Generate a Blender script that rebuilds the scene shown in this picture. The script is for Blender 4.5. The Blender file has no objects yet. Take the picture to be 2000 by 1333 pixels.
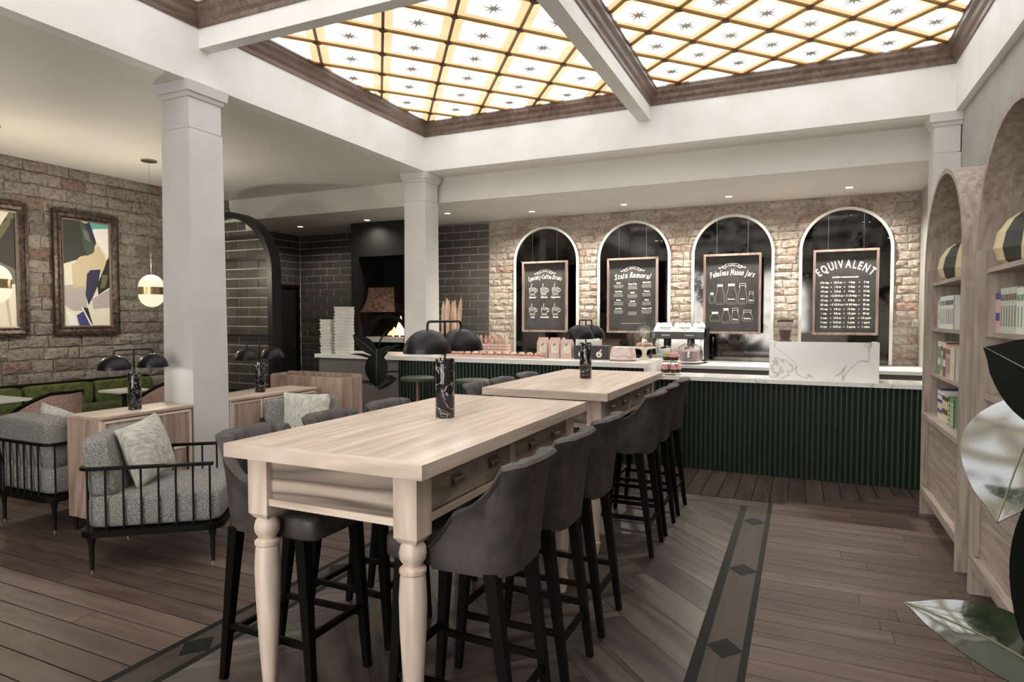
import bpy, bmesh, math, random
from mathutils import Vector, Matrix
random.seed(7)
PI = math.pi
sc = bpy.context.scene
col = sc.collection

# ------------------------------------------------------------------ camera
F_PX, YAW, PITCH, CAM_H = 1236.0, -24.6, 2.07, 1.5
cam_d = bpy.data.cameras.new('camera'); cam = bpy.data.objects.new('camera', cam_d); col.objects.link(cam)
cam_d.sensor_width = 36.0; cam_d.lens = 36.0*F_PX/2000.0; cam_d.clip_start = 0.05
cam.location = (0, 0, CAM_H)
cam.rotation_euler = (math.radians(90-PITCH), 0, math.radians(-YAW))
sc.camera = cam
# ------------------------------------------------------------------ world, exposure
sc.view_settings.view_transform = 'Standard'; sc.view_settings.look = 'None'
sc.view_settings.gamma = 1.0; sc.view_settings.use_curve_mapping = False
sc.view_settings.exposure = 0.0
SKY_E = 7.4          # strength of the daylight seen through the stained glass skylight
DAY_E = 9.0          # daylight in the street windows behind the camera
DOWN_W = 95.0        # recessed ceiling downlights, watts
w = bpy.data.worlds.new('world'); sc.world = w; w.use_nodes = True
w.node_tree.nodes['Background'].inputs[0].default_value = (0.75, 0.85, 1.0, 1)
w.node_tree.nodes['Background'].inputs[1].default_value = 0.6
sc.cycles.use_denoising = True
sc.cycles.max_bounces = 8; sc.cycles.diffuse_bounces = 4; sc.cycles.glossy_bounces = 4
sc.cycles.transmission_bounces = 8; sc.cycles.transparent_max_bounces = 12
sc.cycles.sample_clamp_indirect = 6.0; sc.cycles.caustics_reflective = False; sc.cycles.caustics_refractive = False

# ------------------------------------------------------------------ material helpers
M = {}
def newmat(name):
    m = bpy.data.materials.new(name); m.use_nodes = True
    nt = m.node_tree; b = nt.nodes['Principled BSDF']
    M[name] = m
    return m, nt, b
def N(nt, t, **kw):
    n = nt.nodes.new(t)
    for k, v in kw.items():
        if k in n.inputs: n.inputs[k].default_value = v
        else: setattr(n, k, v)
    return n
def L(nt, a, b): nt.links.new(a, b)
def rgba(c): return (c[0], c[1], c[2], 1.0)
def ramp(nt, fac, stops):
    r = nt.nodes.new('ShaderNodeValToRGB'); L(nt, fac, r.inputs[0])
    e = r.color_ramp.elements
    while len(e) < len(stops): e.new(0.5)
    for i, (p, c) in enumerate(stops): e[i].position = p; e[i].color = rgba(c)
    return r.outputs[0]
def plain(name, c, rough=0.5, metal=0.0, coat=0.0, spec=0.5):
    m, nt, b = newmat(name)
    b.inputs['Base Color'].default_value = rgba(c); b.inputs['Roughness'].default_value = rough
    b.inputs['Metallic'].default_value = metal; b.inputs['Specular IOR Level'].default_value = spec
    b.inputs['Coat Weight'].default_value = coat
    return m
def emit(name, c, s):
    m, nt, b = newmat(name)
    b.inputs['Base Color'].default_value = rgba(c)
    b.inputs['Emission Color'].default_value = rgba(c); b.inputs['Emission Strength'].default_value = s
    return m
def coords(nt, scale, jitter=True, rot=0.0):
    g = N(nt, 'ShaderNodeNewGeometry')
    src = g.outputs['Position']
    if jitter:
        oi = N(nt, 'ShaderNodeObjectInfo')
        mu = N(nt, 'ShaderNodeMath', operation='MULTIPLY'); L(nt, oi.outputs['Random'], mu.inputs[0]); mu.inputs[1].default_value = 37.0
        va = N(nt, 'ShaderNodeVectorMath', operation='ADD'); L(nt, src, va.inputs[0]); L(nt, mu.outputs[0], va.inputs[1]); src = va.outputs[0]
    if rot:
        m0 = N(nt, 'ShaderNodeMapping'); L(nt, src, m0.inputs[0]); m0.inputs['Rotation'].default_value = (0, 0, rot); src = m0.outputs[0]
    mp = N(nt, 'ShaderNodeMapping'); L(nt, src, mp.inputs[0]); mp.inputs['Scale'].default_value = scale
    return mp.outputs[0]
def bump(nt, b, h, strength, dist=0.01):
    bp = N(nt, 'ShaderNodeBump'); L(nt, h, bp.inputs['Height']); bp.inputs['Strength'].default_value = strength; bp.inputs['Distance'].default_value = dist
    L(nt, bp.outputs[0], b.inputs['Normal'])
def noisy(name, c1, c2, scale=(8, 8, 8), rough=0.6, bmp=0.0, bd=0.01, detail=6.0, metal=0.0, lo=.35, hi=.65, spec=.5):
    m, nt, b = newmat(name)
    v = coords(nt, scale); n = N(nt, 'ShaderNodeTexNoise', Scale=1.0, Detail=detail); L(nt, v, n.inputs['Vector'])
    L(nt, ramp(nt, n.outputs[0], [(lo, c1), (hi, c2)]), b.inputs['Base Color'])
    b.inputs['Roughness'].default_value = rough; b.inputs['Metallic'].default_value = metal; b.inputs['Specular IOR Level'].default_value = spec
    if bmp: bump(nt, b, n.outputs[0], bmp, bd)
    return m
def wood(name, c1, c2, axis, k=1.0, rough=0.5, rnd=0.0, rings=0.5, spec=.4, rot=0.0):
    m, nt, b = newmat(name)
    s = [26*k]*3; s[axis] = 1.7*k
    v = coords(nt, s, True, rot); n = N(nt, 'ShaderNodeTexNoise', Scale=1.0, Detail=5.0, Distortion=0.6); L(nt, v, n.inputs['Vector'])
    s2 = [5*k]*3; s2[axis] = 0.8*k
    v2 = coords(nt, s2, True, rot); n2 = N(nt, 'ShaderNodeTexNoise', Scale=1.0, Detail=2.0, Distortion=1.2); L(nt, v2, n2.inputs['Vector'])
    mu = N(nt, 'ShaderNodeMath', operation='MULTIPLY'); L(nt, n2.outputs[0], mu.inputs[0]); mu.inputs[1].default_value = 11.0
    fr = N(nt, 'ShaderNodeMath', operation='PINGPONG'); L(nt, mu.outputs[0], fr.inputs[0]); fr.inputs[1].default_value = 1.0
    mix = N(nt, 'ShaderNodeMix', data_type='FLOAT'); mix.inputs[0].default_value = rings*0.6
    L(nt, n.outputs[0], mix.inputs[2]); L(nt, fr.outputs[0], mix.inputs[3])
    c = ramp(nt, mix.outputs[0], [(0.25, c1), (0.72, c2)])
    if rnd:
        oi = N(nt, 'ShaderNodeObjectInfo')
        mr = N(nt, 'ShaderNodeMapRange'); L(nt, oi.outputs['Random'], mr.inputs[0]); mr.inputs[3].default_value = 1-rnd; mr.inputs[4].default_value = 1+rnd
        hs = N(nt, 'ShaderNodeHueSaturation'); L(nt, c, hs.inputs['Color']); L(nt, mr.outputs[0], hs.inputs['Value']); c = hs.outputs[0]
    L(nt, c, b.inputs['Base Color']); b.inputs['Roughness'].default_value = rough; b.inputs['Specular IOR Level'].default_value = spec
    bump(nt, b, n.outputs[0], 0.05, 0.003)
    return m
def brickmat(name, stops, rough=0.85, bstr=0.9, spec=.3):
    m, nt, b = newmat(name)
    oi = N(nt, 'ShaderNodeObjectInfo')
    c = ramp(nt, oi.outputs['Random'], stops)
    v = coords(nt, (22, 22, 26)); n = N(nt, 'ShaderNodeTexNoise', Scale=1.0, Detail=8.0, Roughness=.7); L(nt, v, n.inputs['Vector'])
    c2 = ramp(nt, n.outputs[0], [(0.3, (.35, .33, .31)), (0.5, (1, 1, 1)), (0.72, (1.35, 1.33, 1.3))])
    mx = N(nt, 'ShaderNodeMix', data_type='RGBA', blend_type='MULTIPLY'); mx.inputs[0].default_value = 1.0 if bstr > .5 else .35
    L(nt, c, mx.inputs[6]); L(nt, c2, mx.inputs[7]); L(nt, mx.outputs[2], b.inputs['Base Color'])
    b.inputs['Roughness'].default_value = rough; b.inputs['Specular IOR Level'].default_value = spec
    bump(nt, b, n.outputs[0], bstr, 0.02)
    return m
def veined(name, base, vein, scale=1.0, rough=0.15, width=.03, base2=None, dist=1.6, zs=1.0, det=6.0):
    m, nt, b = newmat(name)
    v = coords(nt, (scale, scale, scale*zs)); n = N(nt, 'ShaderNodeTexNoise', Scale=2.2, Detail=det, Distortion=dist, Roughness=.55); L(nt, v, n.inputs['Vector'])
    s = N(nt, 'ShaderNodeMath', operation='SUBTRACT'); L(nt, n.outputs[0], s.inputs[0]); s.inputs[1].default_value = .5
    a = N(nt, 'ShaderNodeMath', operation='ABSOLUTE'); L(nt, s.outputs[0], a.inputs[0])
    L(nt, ramp(nt, a.outputs[0], [(0.0, vein), (width, base), (0.3, base2 or base)]), b.inputs['Base Color'])
    b.inputs['Roughness'].default_value = rough
    return m
def glass(name, tint=(1, 1, 1), alpha=0.12, rough=0.03):
    m = bpy.data.materials.new(name); m.use_nodes = True; nt = m.node_tree; nt.nodes.clear(); M[name] = m
    o = N(nt, 'ShaderNodeOutputMaterial'); t = N(nt, 'ShaderNodeBsdfTransparent'); t.inputs[0].default_value = rgba(tint)
    g = N(nt, 'ShaderNodeBsdfGlossy'); g.inputs['Roughness'].default_value = rough
    lw = N(nt, 'ShaderNodeLayerWeight'); lw.inputs[0].default_value = .5
    pw = N(nt, 'ShaderNodeMath', operation='POWER'); L(nt, lw.outputs['Facing'], pw.inputs[0]); pw.inputs[1].default_value = 4.0
    ad = N(nt, 'ShaderNodeMath', operation='MULTIPLY_ADD'); L(nt, pw.outputs[0], ad.inputs[0]); ad.inputs[1].default_value = .7; ad.inputs[2].default_value = alpha
    mx = N(nt, 'ShaderNodeMixShader'); L(nt, ad.outputs[0], mx.inputs[0]); L(nt, t.outputs[0], mx.inputs[1]); L(nt, g.outputs[0], mx.inputs[2]); L(nt, mx.outputs[0], o.inputs[0])
    return m

# ------------------------------------------------------------------ materials
noisy('white_plaster', (.78, .765, .73), (.84, .83, .80), (3, 3, 3), .55, .03)
noisy('ceiling_paint', (.72, .695, .65), (.76, .735, .69), (1.5, 1.5, 1.5), .6)
noisy('column_paint', (.60, .585, .56), (.65, .635, .61), (3, 3, 3), .5, .03)
noisy('grey_paint', (.34, .335, .305), (.39, .385, .35), (3, 3, 3), .8)
wood('table_wood_y', (0.483, 0.3737, 0.299), (0.828, 0.69, 0.575), 1, 1.0, .33, rings=.16)
wood('table_wood_x', (0.414, 0.3277, 0.2645), (0.759, 0.6268, 0.5232), 0, .8, .45, rings=.5)
wood('apron_wood', (.12, .093, .075), (.50, .41, .34), 0, .75, .5, rings=.85)
wood('drawer_wood', (0.23, 0.1725, 0.138), (0.5175, 0.414, 0.3392), 1, .8, .5, rings=.5)
wood('table_wood_z', (0.483, 0.3795, 0.3047), (0.7705, 0.6382, 0.5347), 2, .8, .5, rings=.35)
wood('cabinet_wood_y', (.34, .26, .205), (.58, .46, .375), 1, .8, .5, rings=.5)
wood('cabinet_wood_z', (0.2471, 0.1716, 0.1323), (0.4576, 0.3388, 0.2689), 2, .7, .55, rings=.6)
wood('oak_z', (.235, .185, .145), (.50, .425, .355), 2, 1.15, .55, rings=.18)
wood('oak_y', (.235, .185, .145), (.50, .425, .355), 1, 1.15, .55, rings=.18)
wood('skylight_wood', (.10, .066, .05), (.23, .165, .13), 1, .7, .4, rings=.3)
wood('floor_plank', (0.0604, 0.0405, 0.0316), (0.13, 0.0906, 0.0717), 0, .7, .46, rnd=.24, rings=.35, spec=.28)
wood('floor_plank_y', (0.0462, 0.0322, 0.0259), (0.0994, 0.0721, 0.0588), 1, .7, .46, rnd=.24, rings=.35, spec=.28)
for sg_, nm_ in ((-1, 'parquet_a'), (1, 'parquet_b')): wood(nm_, (.034, .026, .022), (.115, .092, .076), 0, .6, .34, rnd=.35, rings=.6, spec=.4, rot=sg_*PI/4)
wood('floor_strip', (0.034, 0.024, 0.0192), (0.0695, 0.05, 0.0403), 1, .6, .5, rings=.3, spec=.25)
plain('floor_gap', (.012, .008, .006), .7)
plain('inlay_black', (.007, .008, .007), .55, spec=.15)
brickmat('brick_light', [(0.0, (.27, .237, .212)), (.3, (.22, .19, .168)), (.6, (.30, .265, .235)), (.82, (.18, .17, .158)), (.94, (.21, .14, .12)), (1, (.28, .25, .222))])
brickmat('brick_back', [(0.0, (.49, .435, .37)), (.3, (.41, .355, .30)), (.6, (.54, .485, .415)), (.84, (.38, .32, .265)), (.94, (.37, .25, .20)), (1, (.51, .45, .385))])
brickmat('brick_dark', [(0.0, (.068, .063, .058)), (.4, (.085, .075, .069)), (.8, (.058, .056, .052)), (1, (.092, .072, .066))], .35, .15, .5)
noisy('mortar_light', (.44, .39, .34), (.58, .52, .46), (30, 30, 30), .95, .5)
noisy('mortar_shaded', (0.105, 0.0875, 0.0735), (0.252, 0.217, 0.1855), (22, 22, 22), .95, .6)  # left wall mortar, darkened to paint shadow into the joints
noisy('mortar_dark', (.46, .44, .41), (.56, .54, .51), (30, 30, 30), .9)
plain('black_metal', (.008, .008, .009), .42, .3)
plain('black_satin', (.004, .004, .0055), .36, 0, spec=.3)
plain('black_wood', (.004, .0037, .0034), .5, spec=.12)
plain('black_plaster', (.012, .012, .012), .6)
plain('soot', (.004, .004, .004), .9)
noisy('stool_leather', (.036, .031, .027), (.066, .058, .052), (18, 18, 18), .55, .12, .006)
plain('green_flute', (.016, .032, .022), .3, 0, .3)
plain('green_flute_back', (.006, .010, .008), .5)
noisy('green_velvet', (.045, .058, .016), (.095, .115, .032), (14, 14, 14), .85, .1)
plain('stool_green', (.045, .055, .038), .6)
noisy('tweed', (0.1, 0.095, 0.088), (0.36, 0.36, 0.33), (210, 210, 210), .95, .5, .006, 2.0, lo=.4, hi=.62)
noisy('pillow_fabric', (.36, .36, .31), (.60, .60, .53), (120, 14, 30), .95, .3, .006, 3.0)
noisy('rattan', (.17, .085, .065), (.55, .37, .30), (260, 260, 120), .8, .3, .004, 1.0)
plain('counter_white', (.80, .80, .76), .25)
veined('white_marble', (.82, .815, .78), (.44, .435, .41), .95, .18, .012, (.86, .855, .82), .8, .7, 3.5)
veined('black_marble', (.008, .008, .009), (.55, .52, .48), 4.5, .08, .012, (.012, .011, .011))
plain('counter_grey', (.15, .142, .136), .6)
plain('table_white', (.72, .70, .66), .3)
plain('brass', (.45, .34, .19), .3, 1.0)
plain('dark_brass', (.34, .295, .24), .32, 1.0)
plain('steel', (.62, .61, .58), .22, 1.0)
plain('dark_steel', (.06, .06, .06), .35, .8)
plain('copper_stem', (.28, .14, .11), .4, .6)
noisy('hammered_copper', (.22, .13, .10), (.50, .34, .27), (14, 14, 30), .38, .3, .01, metal=.9)
plain('frame_white', (.74, .74, .70), .35)
wood('board_frame', (.15, .10, .085), (.33, .25, .21), 2, .9, .5)
noisy('chalkboard', (.030, .029, .028), (.048, .046, .044), (6, 6, 6), .7)
plain('chalk', (.78, .77, .72), .9)
plain('chalk_dim', (.34, .335, .315), .9)
noisy('picture_frame', (.018, .012, .009), (.105, .072, .054), (24, 24, 24), .38, .6, .01, metal=.3)
plain('picture_frame_gilt', (.24, .18, .13), .35, .5)
for n_, c_ in dict(art_cream=(.74, .70, .60), art_dark=(.035, .036, .030), art_blue=(.045, .055, .20), art_teal=(.12, .40, .33), art_navy=(.03, .025, .07), art_tan=(.58, .49, .33), art_grey=(.42, .38, .37), art_white=(.80, .80, .79), art_olive=(.14, .13, .07), art_black=(.02, .017, .016), art_green=(.05, .08, .055), art_mid=(.15, .15, .13)).items(): plain(n_, c_, .6)
emit('globe_light', (1.0, .94, .68), .98); M['globe_light'].node_tree.nodes['Principled BSDF'].inputs['Base Color'].default_value = (.03, .03, .03, 1)
emit('lens_light', (1.0, .95, .85), 4.0)
emit('day_pane', (1.0, .97, .93), DAY_E)
emit('fire', (1.0, .42, .22), 2.2)
emit('fire_core', (1.0, .80, .66), 2.0)
plain('pizza_box', (.68, .66, .62), .8)
noisy('bread', (.42, .24, .17), (.74, .52, .40), (16, 16, 16), .8, .2)
noisy('baguette', (.50, .33, .23), (.78, .60, .46), (20, 20, 8), .8, .2)
plain('basket', (.42, .30, .22), .8); plain('crate_dark', (.09, .055, .045), .7)
noisy('bag_paper', (.58, .40, .35), (.68, .50, .44), (10, 10, 10), .8)
plain('bag_label', (.72, .71, .60), .7); plain('bag_green', (.06, .09, .04), .7); plain('kraft', (.62, .50, .40), .8)
plain('dark_card', (.035, .033, .031), .6); plain('cream', (.74, .69, .60), .5); plain('pink', (.62, .30, .29), .6)
noisy('marbled_tin', (.55, .40, .36), (.80, .72, .67), (9, 9, 9), .4)
plain('cake', (.24, .16, .17), .7); plain('green_icing', (.28, .36, .10), .6); plain('choc', (.04, .02, .015), .6)
plain('porcelain', (.85, .85, .84), .2)
noisy('leaf_top', (.010, .018, .008), (.030, .042, .018), (40, 40, 40), .16, .35, .004, spec=.8)
M['leaf_top'].node_tree.nodes['Principled BSDF'].inputs['Coat Weight'].default_value = 1.0; M['leaf_top'].node_tree.nodes['Principled BSDF'].inputs['Coat IOR'].default_value = 2.0; M['leaf_top'].node_tree.nodes['Principled BSDF'].inputs['Coat Roughness'].default_value = .08
plain('leaf_dark', (.003, .004, .003), .5, spec=.12); plain('leaf_rib', (.16, .17, .08), .4)
plain('stem', (.20, .14, .10), .7); plain('soil', (.02, .014, .010), .95); plain('pot_grey', (.10, .10, .095), .6)
glass('clear_glass', (.97, .98, .97), .13); glass('screen_glass', (.92, .92, .91), .02, .02)
m, nt, b = newmat('antique_mirror')
v = coords(nt, (2.2, 2.2, 2.2), False); n_ = N(nt, 'ShaderNodeTexNoise', Scale=1.6, Detail=7.0, Roughness=.65); L(nt, v, n_.inputs['Vector'])
L(nt, ramp(nt, n_.outputs[0], [(.36, (.010, .010, .010)), (.48, (.085, .082, .078)), (.75, (.12, .116, .11))]), b.inputs['Base Color'])
b.inputs['Metallic'].default_value = 1.0; b.inputs['Roughness'].default_value = .07
def glow(name, c1, c2, s, sc_):
    m, nt, b = newmat(name)
    v = coords(nt, (sc_, sc_, sc_)); n = N(nt, 'ShaderNodeTexNoise', Scale=1.0, Detail=3.0); L(nt, v, n.inputs['Vector'])
    c = ramp(nt, n.outputs[0], [(.35, c1), (.65, c2)])
    b.inputs['Base Color'].default_value = (.3, .3, .3, 1); L(nt, c, b.inputs['Emission Color']); b.inputs['Emission Strength'].default_value = s
    b.inputs['Roughness'].default_value = .2
glow('glass_white', (.42, .432, .455), (.47, .482, .505), SKY_E, 2.5)
glow('glass_amber', (.125, .088, .042), (.142, .108, .060), SKY_E, 3.0)
glow('glass_star', (.014, .0095, .004), (.022, .015, .0065), SKY_E, 6.0)
plain('bronze_bar', (.30, .17, .065), .4, .6); plain('bronze_dark', (.10, .045, .025), .45, .5); plain('star_dark', (.20, .14, .06), .5)

# ------------------------------------------------------------------ mesh helpers (all in local coordinates of the parent)
class B:
    def __init__(s): s.v = []; s.f = []; s.mi = []; s.cur = 0
    def add(s, vs, fs):
        o = len(s.v); s.v += [tuple(p) for p in vs]
        for f in fs: s.f.append(tuple(i+o for i in f)); s.mi.append(s.cur)
        return s
    def box(s, x0, x1, y0, y1, z0, z1):
        return s.add([(x0, y0, z0), (x1, y0, z0), (x1, y1, z0), (x0, y1, z0), (x0, y0, z1), (x1, y0, z1), (x1, y1, z1), (x0, y1, z1)],
                     [(3, 2, 1, 0), (4, 5, 6, 7), (0, 1, 5, 4), (1, 2, 6, 5), (2, 3, 7, 6), (3, 0, 4, 7)])
    def frustum(s, c0, a0, c1, a1):      # square section from c0 (half a0) to c1 (half a1), both (x,y,z)
        p = [(c[0]+sx*a, c[1]+sy*a, c[2]) for c, a in ((c0, a0), (c1, a1)) for sx, sy in ((-1, -1), (1, -1), (1, 1), (-1, 1))]
        return s.add(p, [(3, 2, 1, 0), (4, 5, 6, 7), (0, 1, 5, 4), (1, 2, 6, 5), (2, 3, 7, 6), (3, 0, 4, 7)])
    def lathe(s, prof, n=20, cx=0, cy=0, cap=True):
        o = []
        for r, z in prof:
            for i in range(n): a = 2*PI*i/n; o.append((cx+r*math.cos(a), cy+r*math.sin(a), z))
        fs = []
        for k in range(len(prof)-1):
            for i in range(n): j = (i+1) % n; fs.append((k*n+i, k*n+j, (k+1)*n+j, (k+1)*n+i))
        if cap: fs.append(tuple(range(n))[::-1]); fs.append(tuple((len(prof)-1)*n+i for i in range(n)))
        return s.add(o, fs)
    def tube(s, pts, r, n=8):
        pts = [Vector(p) for p in pts]; o = []; fs = []
        rr = r if isinstance(r, (list, tuple)) else [r]*len(pts)
        for i, p in enumerate(pts):
            d = (pts[min(i+1, len(pts)-1)]-pts[max(i-1, 0)]).normalized()
            u = d.cross(Vector((0, 0, 1)) if abs(d.z) < .9 else Vector((1, 0, 0))).normalized(); q = d.cross(u)
            for k in range(n): a = 2*PI*k/n; o.append(p+u*rr[i]*math.cos(a)+q*rr[i]*math.sin(a))
        for i in range(len(pts)-1):
            for k in range(n): j = (k+1) % n; fs.append((i*n+k, i*n+j, (i+1)*n+j, (i+1)*n+k))
        fs.append(tuple(range(n))[::-1]); fs.append(tuple((len(pts)-1)*n+k for k in range(n)))
        return s.add(o, fs)
    def prism(s, poly, axis, a0, a1):    # poly of 2-tuples in the two other axes
        def P(p, a):
            return {0: (a, p[0], p[1]), 1: (p[0], a, p[1]), 2: (p[0], p[1], a)}[axis]
        n = len(poly)
        return s.add([P(p, a0) for p in poly]+[P(p, a1) for p in poly], [tuple(range(n)), tuple(range(n, 2*n))[::-1]]+[(i, i+n, (i+1) % n+n, (i+1) % n) for i in range(n)])
    def grid(s, rows, close_u=False, close_v=False):
        nu, nv = len(rows), len(rows[0]); fs = []
        for i in range(nu if close_u else nu-1):
            for j in range(nv if close_v else nv-1):
                a, c = (i+1) % nu, (j+1) % nv; fs.append((i*nv+j, a*nv+j, a*nv+c, i*nv+c))
        return s.add([p for r in rows for p in r], fs)
    def data(s, name, mats, smooth=False, bevel=0.0):
        me = bpy.data.meshes.new(name); me.from_pydata(s.v, [], s.f)
        mats = mats if isinstance(mats, (list, tuple)) else [mats]
        for m in mats: me.materials.append(M[m])
        if len(mats) > 1:
            for p, i in zip(me.polygons, s.mi): p.material_index = i
        bm = bmesh.new(); bm.from_mesh(me)
        bmesh.ops.recalc_face_normals(bm, faces=bm.faces)
        if bevel: bmesh.ops.bevel(bm, geom=[e for e in bm.edges if len(e.link_faces) == 2 and e.calc_face_angle(0) > .6], offset=bevel, segments=2, profile=.7, affect='EDGES', clamp_overlap=True)
        bm.to_mesh(me); bm.free()
        if smooth:
            for p in me.polygons: p.use_smooth = True
            try: me.set_sharp_from_angle(angle=math.radians(42))
            except Exception: pass
        me.update()
        return me
    def ob(s, name, mats, parent=None, smooth=False, bevel=0.0, loc=None):
        o = bpy.data.objects.new(name, s.data(name, mats, smooth, bevel)); col.objects.link(o)
        if parent: o.parent = parent
        if loc: o.location = loc
        return o
def inst(name, me, parent, loc=(0, 0, 0), rot=(0, 0, 0), scale=(1, 1, 1)):
    o = bpy.data.objects.new(name, me); col.objects.link(o); o.parent = parent
    o.location = loc; o.rotation_euler = rot; o.scale = scale
    return o
def tag(o, label, cat, group=None):
    o['label'] = label; o['category'] = cat
    if group: o['group'] = group
    return o
def thing(name, label, cat, loc=(0, 0, 0), rz=0.0, group=None):
    o = bpy.data.objects.new(name, None); col.objects.link(o); o.empty_display_size = .1
    o.location = loc; o.rotation_euler = (0, 0, rz)
    return tag(o, label, cat, group)
def struct(o): o['kind'] = 'structure'; return o
def sroot(name, loc=(0, 0, 0)):
    o = bpy.data.objects.new(name, None); col.objects.link(o); o.location = loc; o.empty_display_size = .1
    return struct(o)
def dup(root, loc, rz=0.0, label=None, group=None):
    r = root.copy(); col.objects.link(r); r.location = loc; r.rotation_euler = (0, 0, rz)
    if label: r['label'] = label
    if group: r['group'] = group
    for ch in list(root.children):
        c = ch.copy(); col.objects.link(c); c.parent = r
        for g in ch.children:
            d = g.copy(); col.objects.link(d); d.parent = c
    return r
def box(name, x0, x1, y0, y1, z0, z1, mat, parent=None, bevel=0.0):
    return B().box(x0, x1, y0, y1, z0, z1).ob(name, mat, parent, bevel=bevel)
def softbox(b, x0, x1, y0, y1, z0, z1, puff=.25, n=7, r=.25):
    """rounded cushion: superellipsoid-like block"""
    cx, cy, cz = (x0+x1)/2, (y0+y1)/2, (z0+z1)/2; hx, hy, hz = (x1-x0)/2, (y1-y0)/2, (z1-z0)/2
    rows = []; nu, nv = 2*n, 4*n
    sp = lambda a, e: math.copysign(abs(a)**e, a)
    for i in range(nu+1):
        ph = -PI/2+PI*i/nu; row = []
        for j in range(nv):
            th = 2*PI*j/nv
            row.append((cx+hx*sp(math.cos(ph), r)*sp(math.cos(th), r), cy+hy*sp(math.cos(ph), r)*sp(math.sin(th), r), cz+hz*sp(math.sin(ph), r+.12)))
        rows.append(row)
    return b.grid(rows, close_v=True)

# ================================================================== the setting
HB, YR, XB, XW, YW, XL = 3.343, 6.84, -4.33, 1.272, 8.93, -8.2
YF = -3.2
# ---- floor: sub floor plus planks, border and parquet
floor = struct(box('floor', -8.6, 1.5, YF-.2, 9.2, -.12, -.012, 'floor_gap'))
def plank_mesh(mat):
    return B().box(-.5, .5, -.5, .5, -.012, 0).data('plank', mat)
PLX, PLY = plank_mesh('floor_plank'), plank_mesh('floor_plank_y')
def plankx(x0, x1, y0, y1): inst('plank', PLX, floor, ((x0+x1)/2, (y0+y1)/2, 0), scale=(x1-x0, y1-y0, 1))
def planky(x0, x1, y0, y1, z=0): inst('plank', PLY, floor, ((x0+x1)/2, (y0+y1)/2, z), scale=(x1-x0, y1-y0, 1))
rng = random.Random(3)
PW, GAP = .1335, .006
y = 1.611 - 5*PW
while y < 6.30:            # left field, boards run along X
    x = -2.606; off = rng.uniform(.6, 2.2)
    while x > -6.4:
        x0 = max(x-off, -6.6) if x-off > -6.0 else -6.6
        plankx(x0+.002, x-.002, y+GAP, y+PW-GAP*.2); x = x0; off = rng.uniform(1.6, 2.6)
    y += PW
y = 1.99
while y < 6.42:            # right field, boards run along X up to the mitre at the far border
    xs = -.193 if y < 5.40 else -.193+(y-5.40)*1.55
    x = xs; off = rng.uniform(.4, 1.0)
    while x < XW-.02:
        x1 = min(x+off, XW) if XW-(x+off) > .25 else XW
        plankx(x+.001, x1-.001, y+.0025, y+PW-.0015); x = x1; off = rng.uniform(.5, 1.0)
    y += PW
x = -.222-24*.1365
while x < 1.0:             # far strip in front of the counter, boards run along Y
    y0 = 5.512 if x < -.25 else 5.30+max(0, (x+.193+.07))/1.55
    if y0 < 6.42: planky(x+.004, x+.1365-.003, y0, 6.47, -.0012 if x > -.25 else 0)
    x += .1365
BX = [(-2.606, -2.568), (-2.419, -2.382), (-.422, -.374), (-.223, -.193)]   # dark bands
for x0, x1 in (BX[0], BX[3]): box('border_band', x0, x1, .2, 5.512, -.012, .0005, 'inlay_black', floor)
for x0, x1 in (BX[1], BX[2]): box('border_band', x0, x1, .2, 5.33, -.012, .0005, 'inlay_black', floor)
box('border_band', -2.606, -.193, 5.498, 5.512, -.012, .0007, 'inlay_black', floor)
box('border_band', -2.419, -.374, 5.318, 5.33, -.012, .0007, 'inlay_black', floor)
for x0, x1 in ((-2.568, -2.419), (-.374, -.223)):
    yy = -.02
    while yy < 5.3:
        B().box(x0, x1, max(yy, .2), min(yy+.985, 5.33)-.003, -.012, 0).ob('border_board', 'floor_strip', floor); yy += .985
box('border_board', -2.568, -.223, 5.33, 5.498, -.012, 0, 'floor_strip', floor)
DIA = B().prism([(-.078, 0), (0, -.095), (.078, 0), (0, .095)], 2, -.010, .0012).data('diamond_inlay', 'inlay_black')
for xd in (-2.494, -.298):
    for k in range(5): inst('diamond_inlay', DIA, floor, (xd, 4.94-.985*k, 0))
for xd in (-.95, -1.93): inst('diamond_inlay', DIA, floor, (xd, 5.414, 0), (0, 0, PI/2))
# parquet: big herringbone blocks, clipped to the inner field
def clip(poly, x0, x1, y0, y1):
    for ax, lim, sg in ((0, x0, 1), (0, x1, -1), (1, y0, 1), (1, y1, -1)):
        out = []
        for i in range(len(poly)):
            a, c = poly[i], poly[(i+1) % len(poly)]; da, dc = sg*(a[ax]-lim), sg*(c[ax]-lim)
            if da >= 0: out.append(a)
            if da*dc < 0: t = da/(da-dc); out.append((a[0]+t*(c[0]-a[0]), a[1]+t*(c[1]-a[1])))
        poly = out
        if len(poly) < 3: return None
    ar = abs(sum(poly[i][0]*poly[(i+1) % len(poly)][1]-poly[(i+1) % len(poly)][0]*poly[i][1] for i in range(len(poly))))/2
    return poly if ar > 1e-4 else None
HL, HW = .84, .21
def parq(poly, ang):
    p = clip(poly, -2.382, -.422, .2, 5.318)
    if p:
        c = (sum(q[0] for q in p)/len(p), sum(q[1] for q in p)/len(p))
        B().prism([(q[0]-c[0], q[1]-c[1]) for q in p], 2, -.012, 0).ob('parquet_block', ang, floor, loc=(c[0], c[1], 0))
s2 = math.sqrt(.5)
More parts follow.
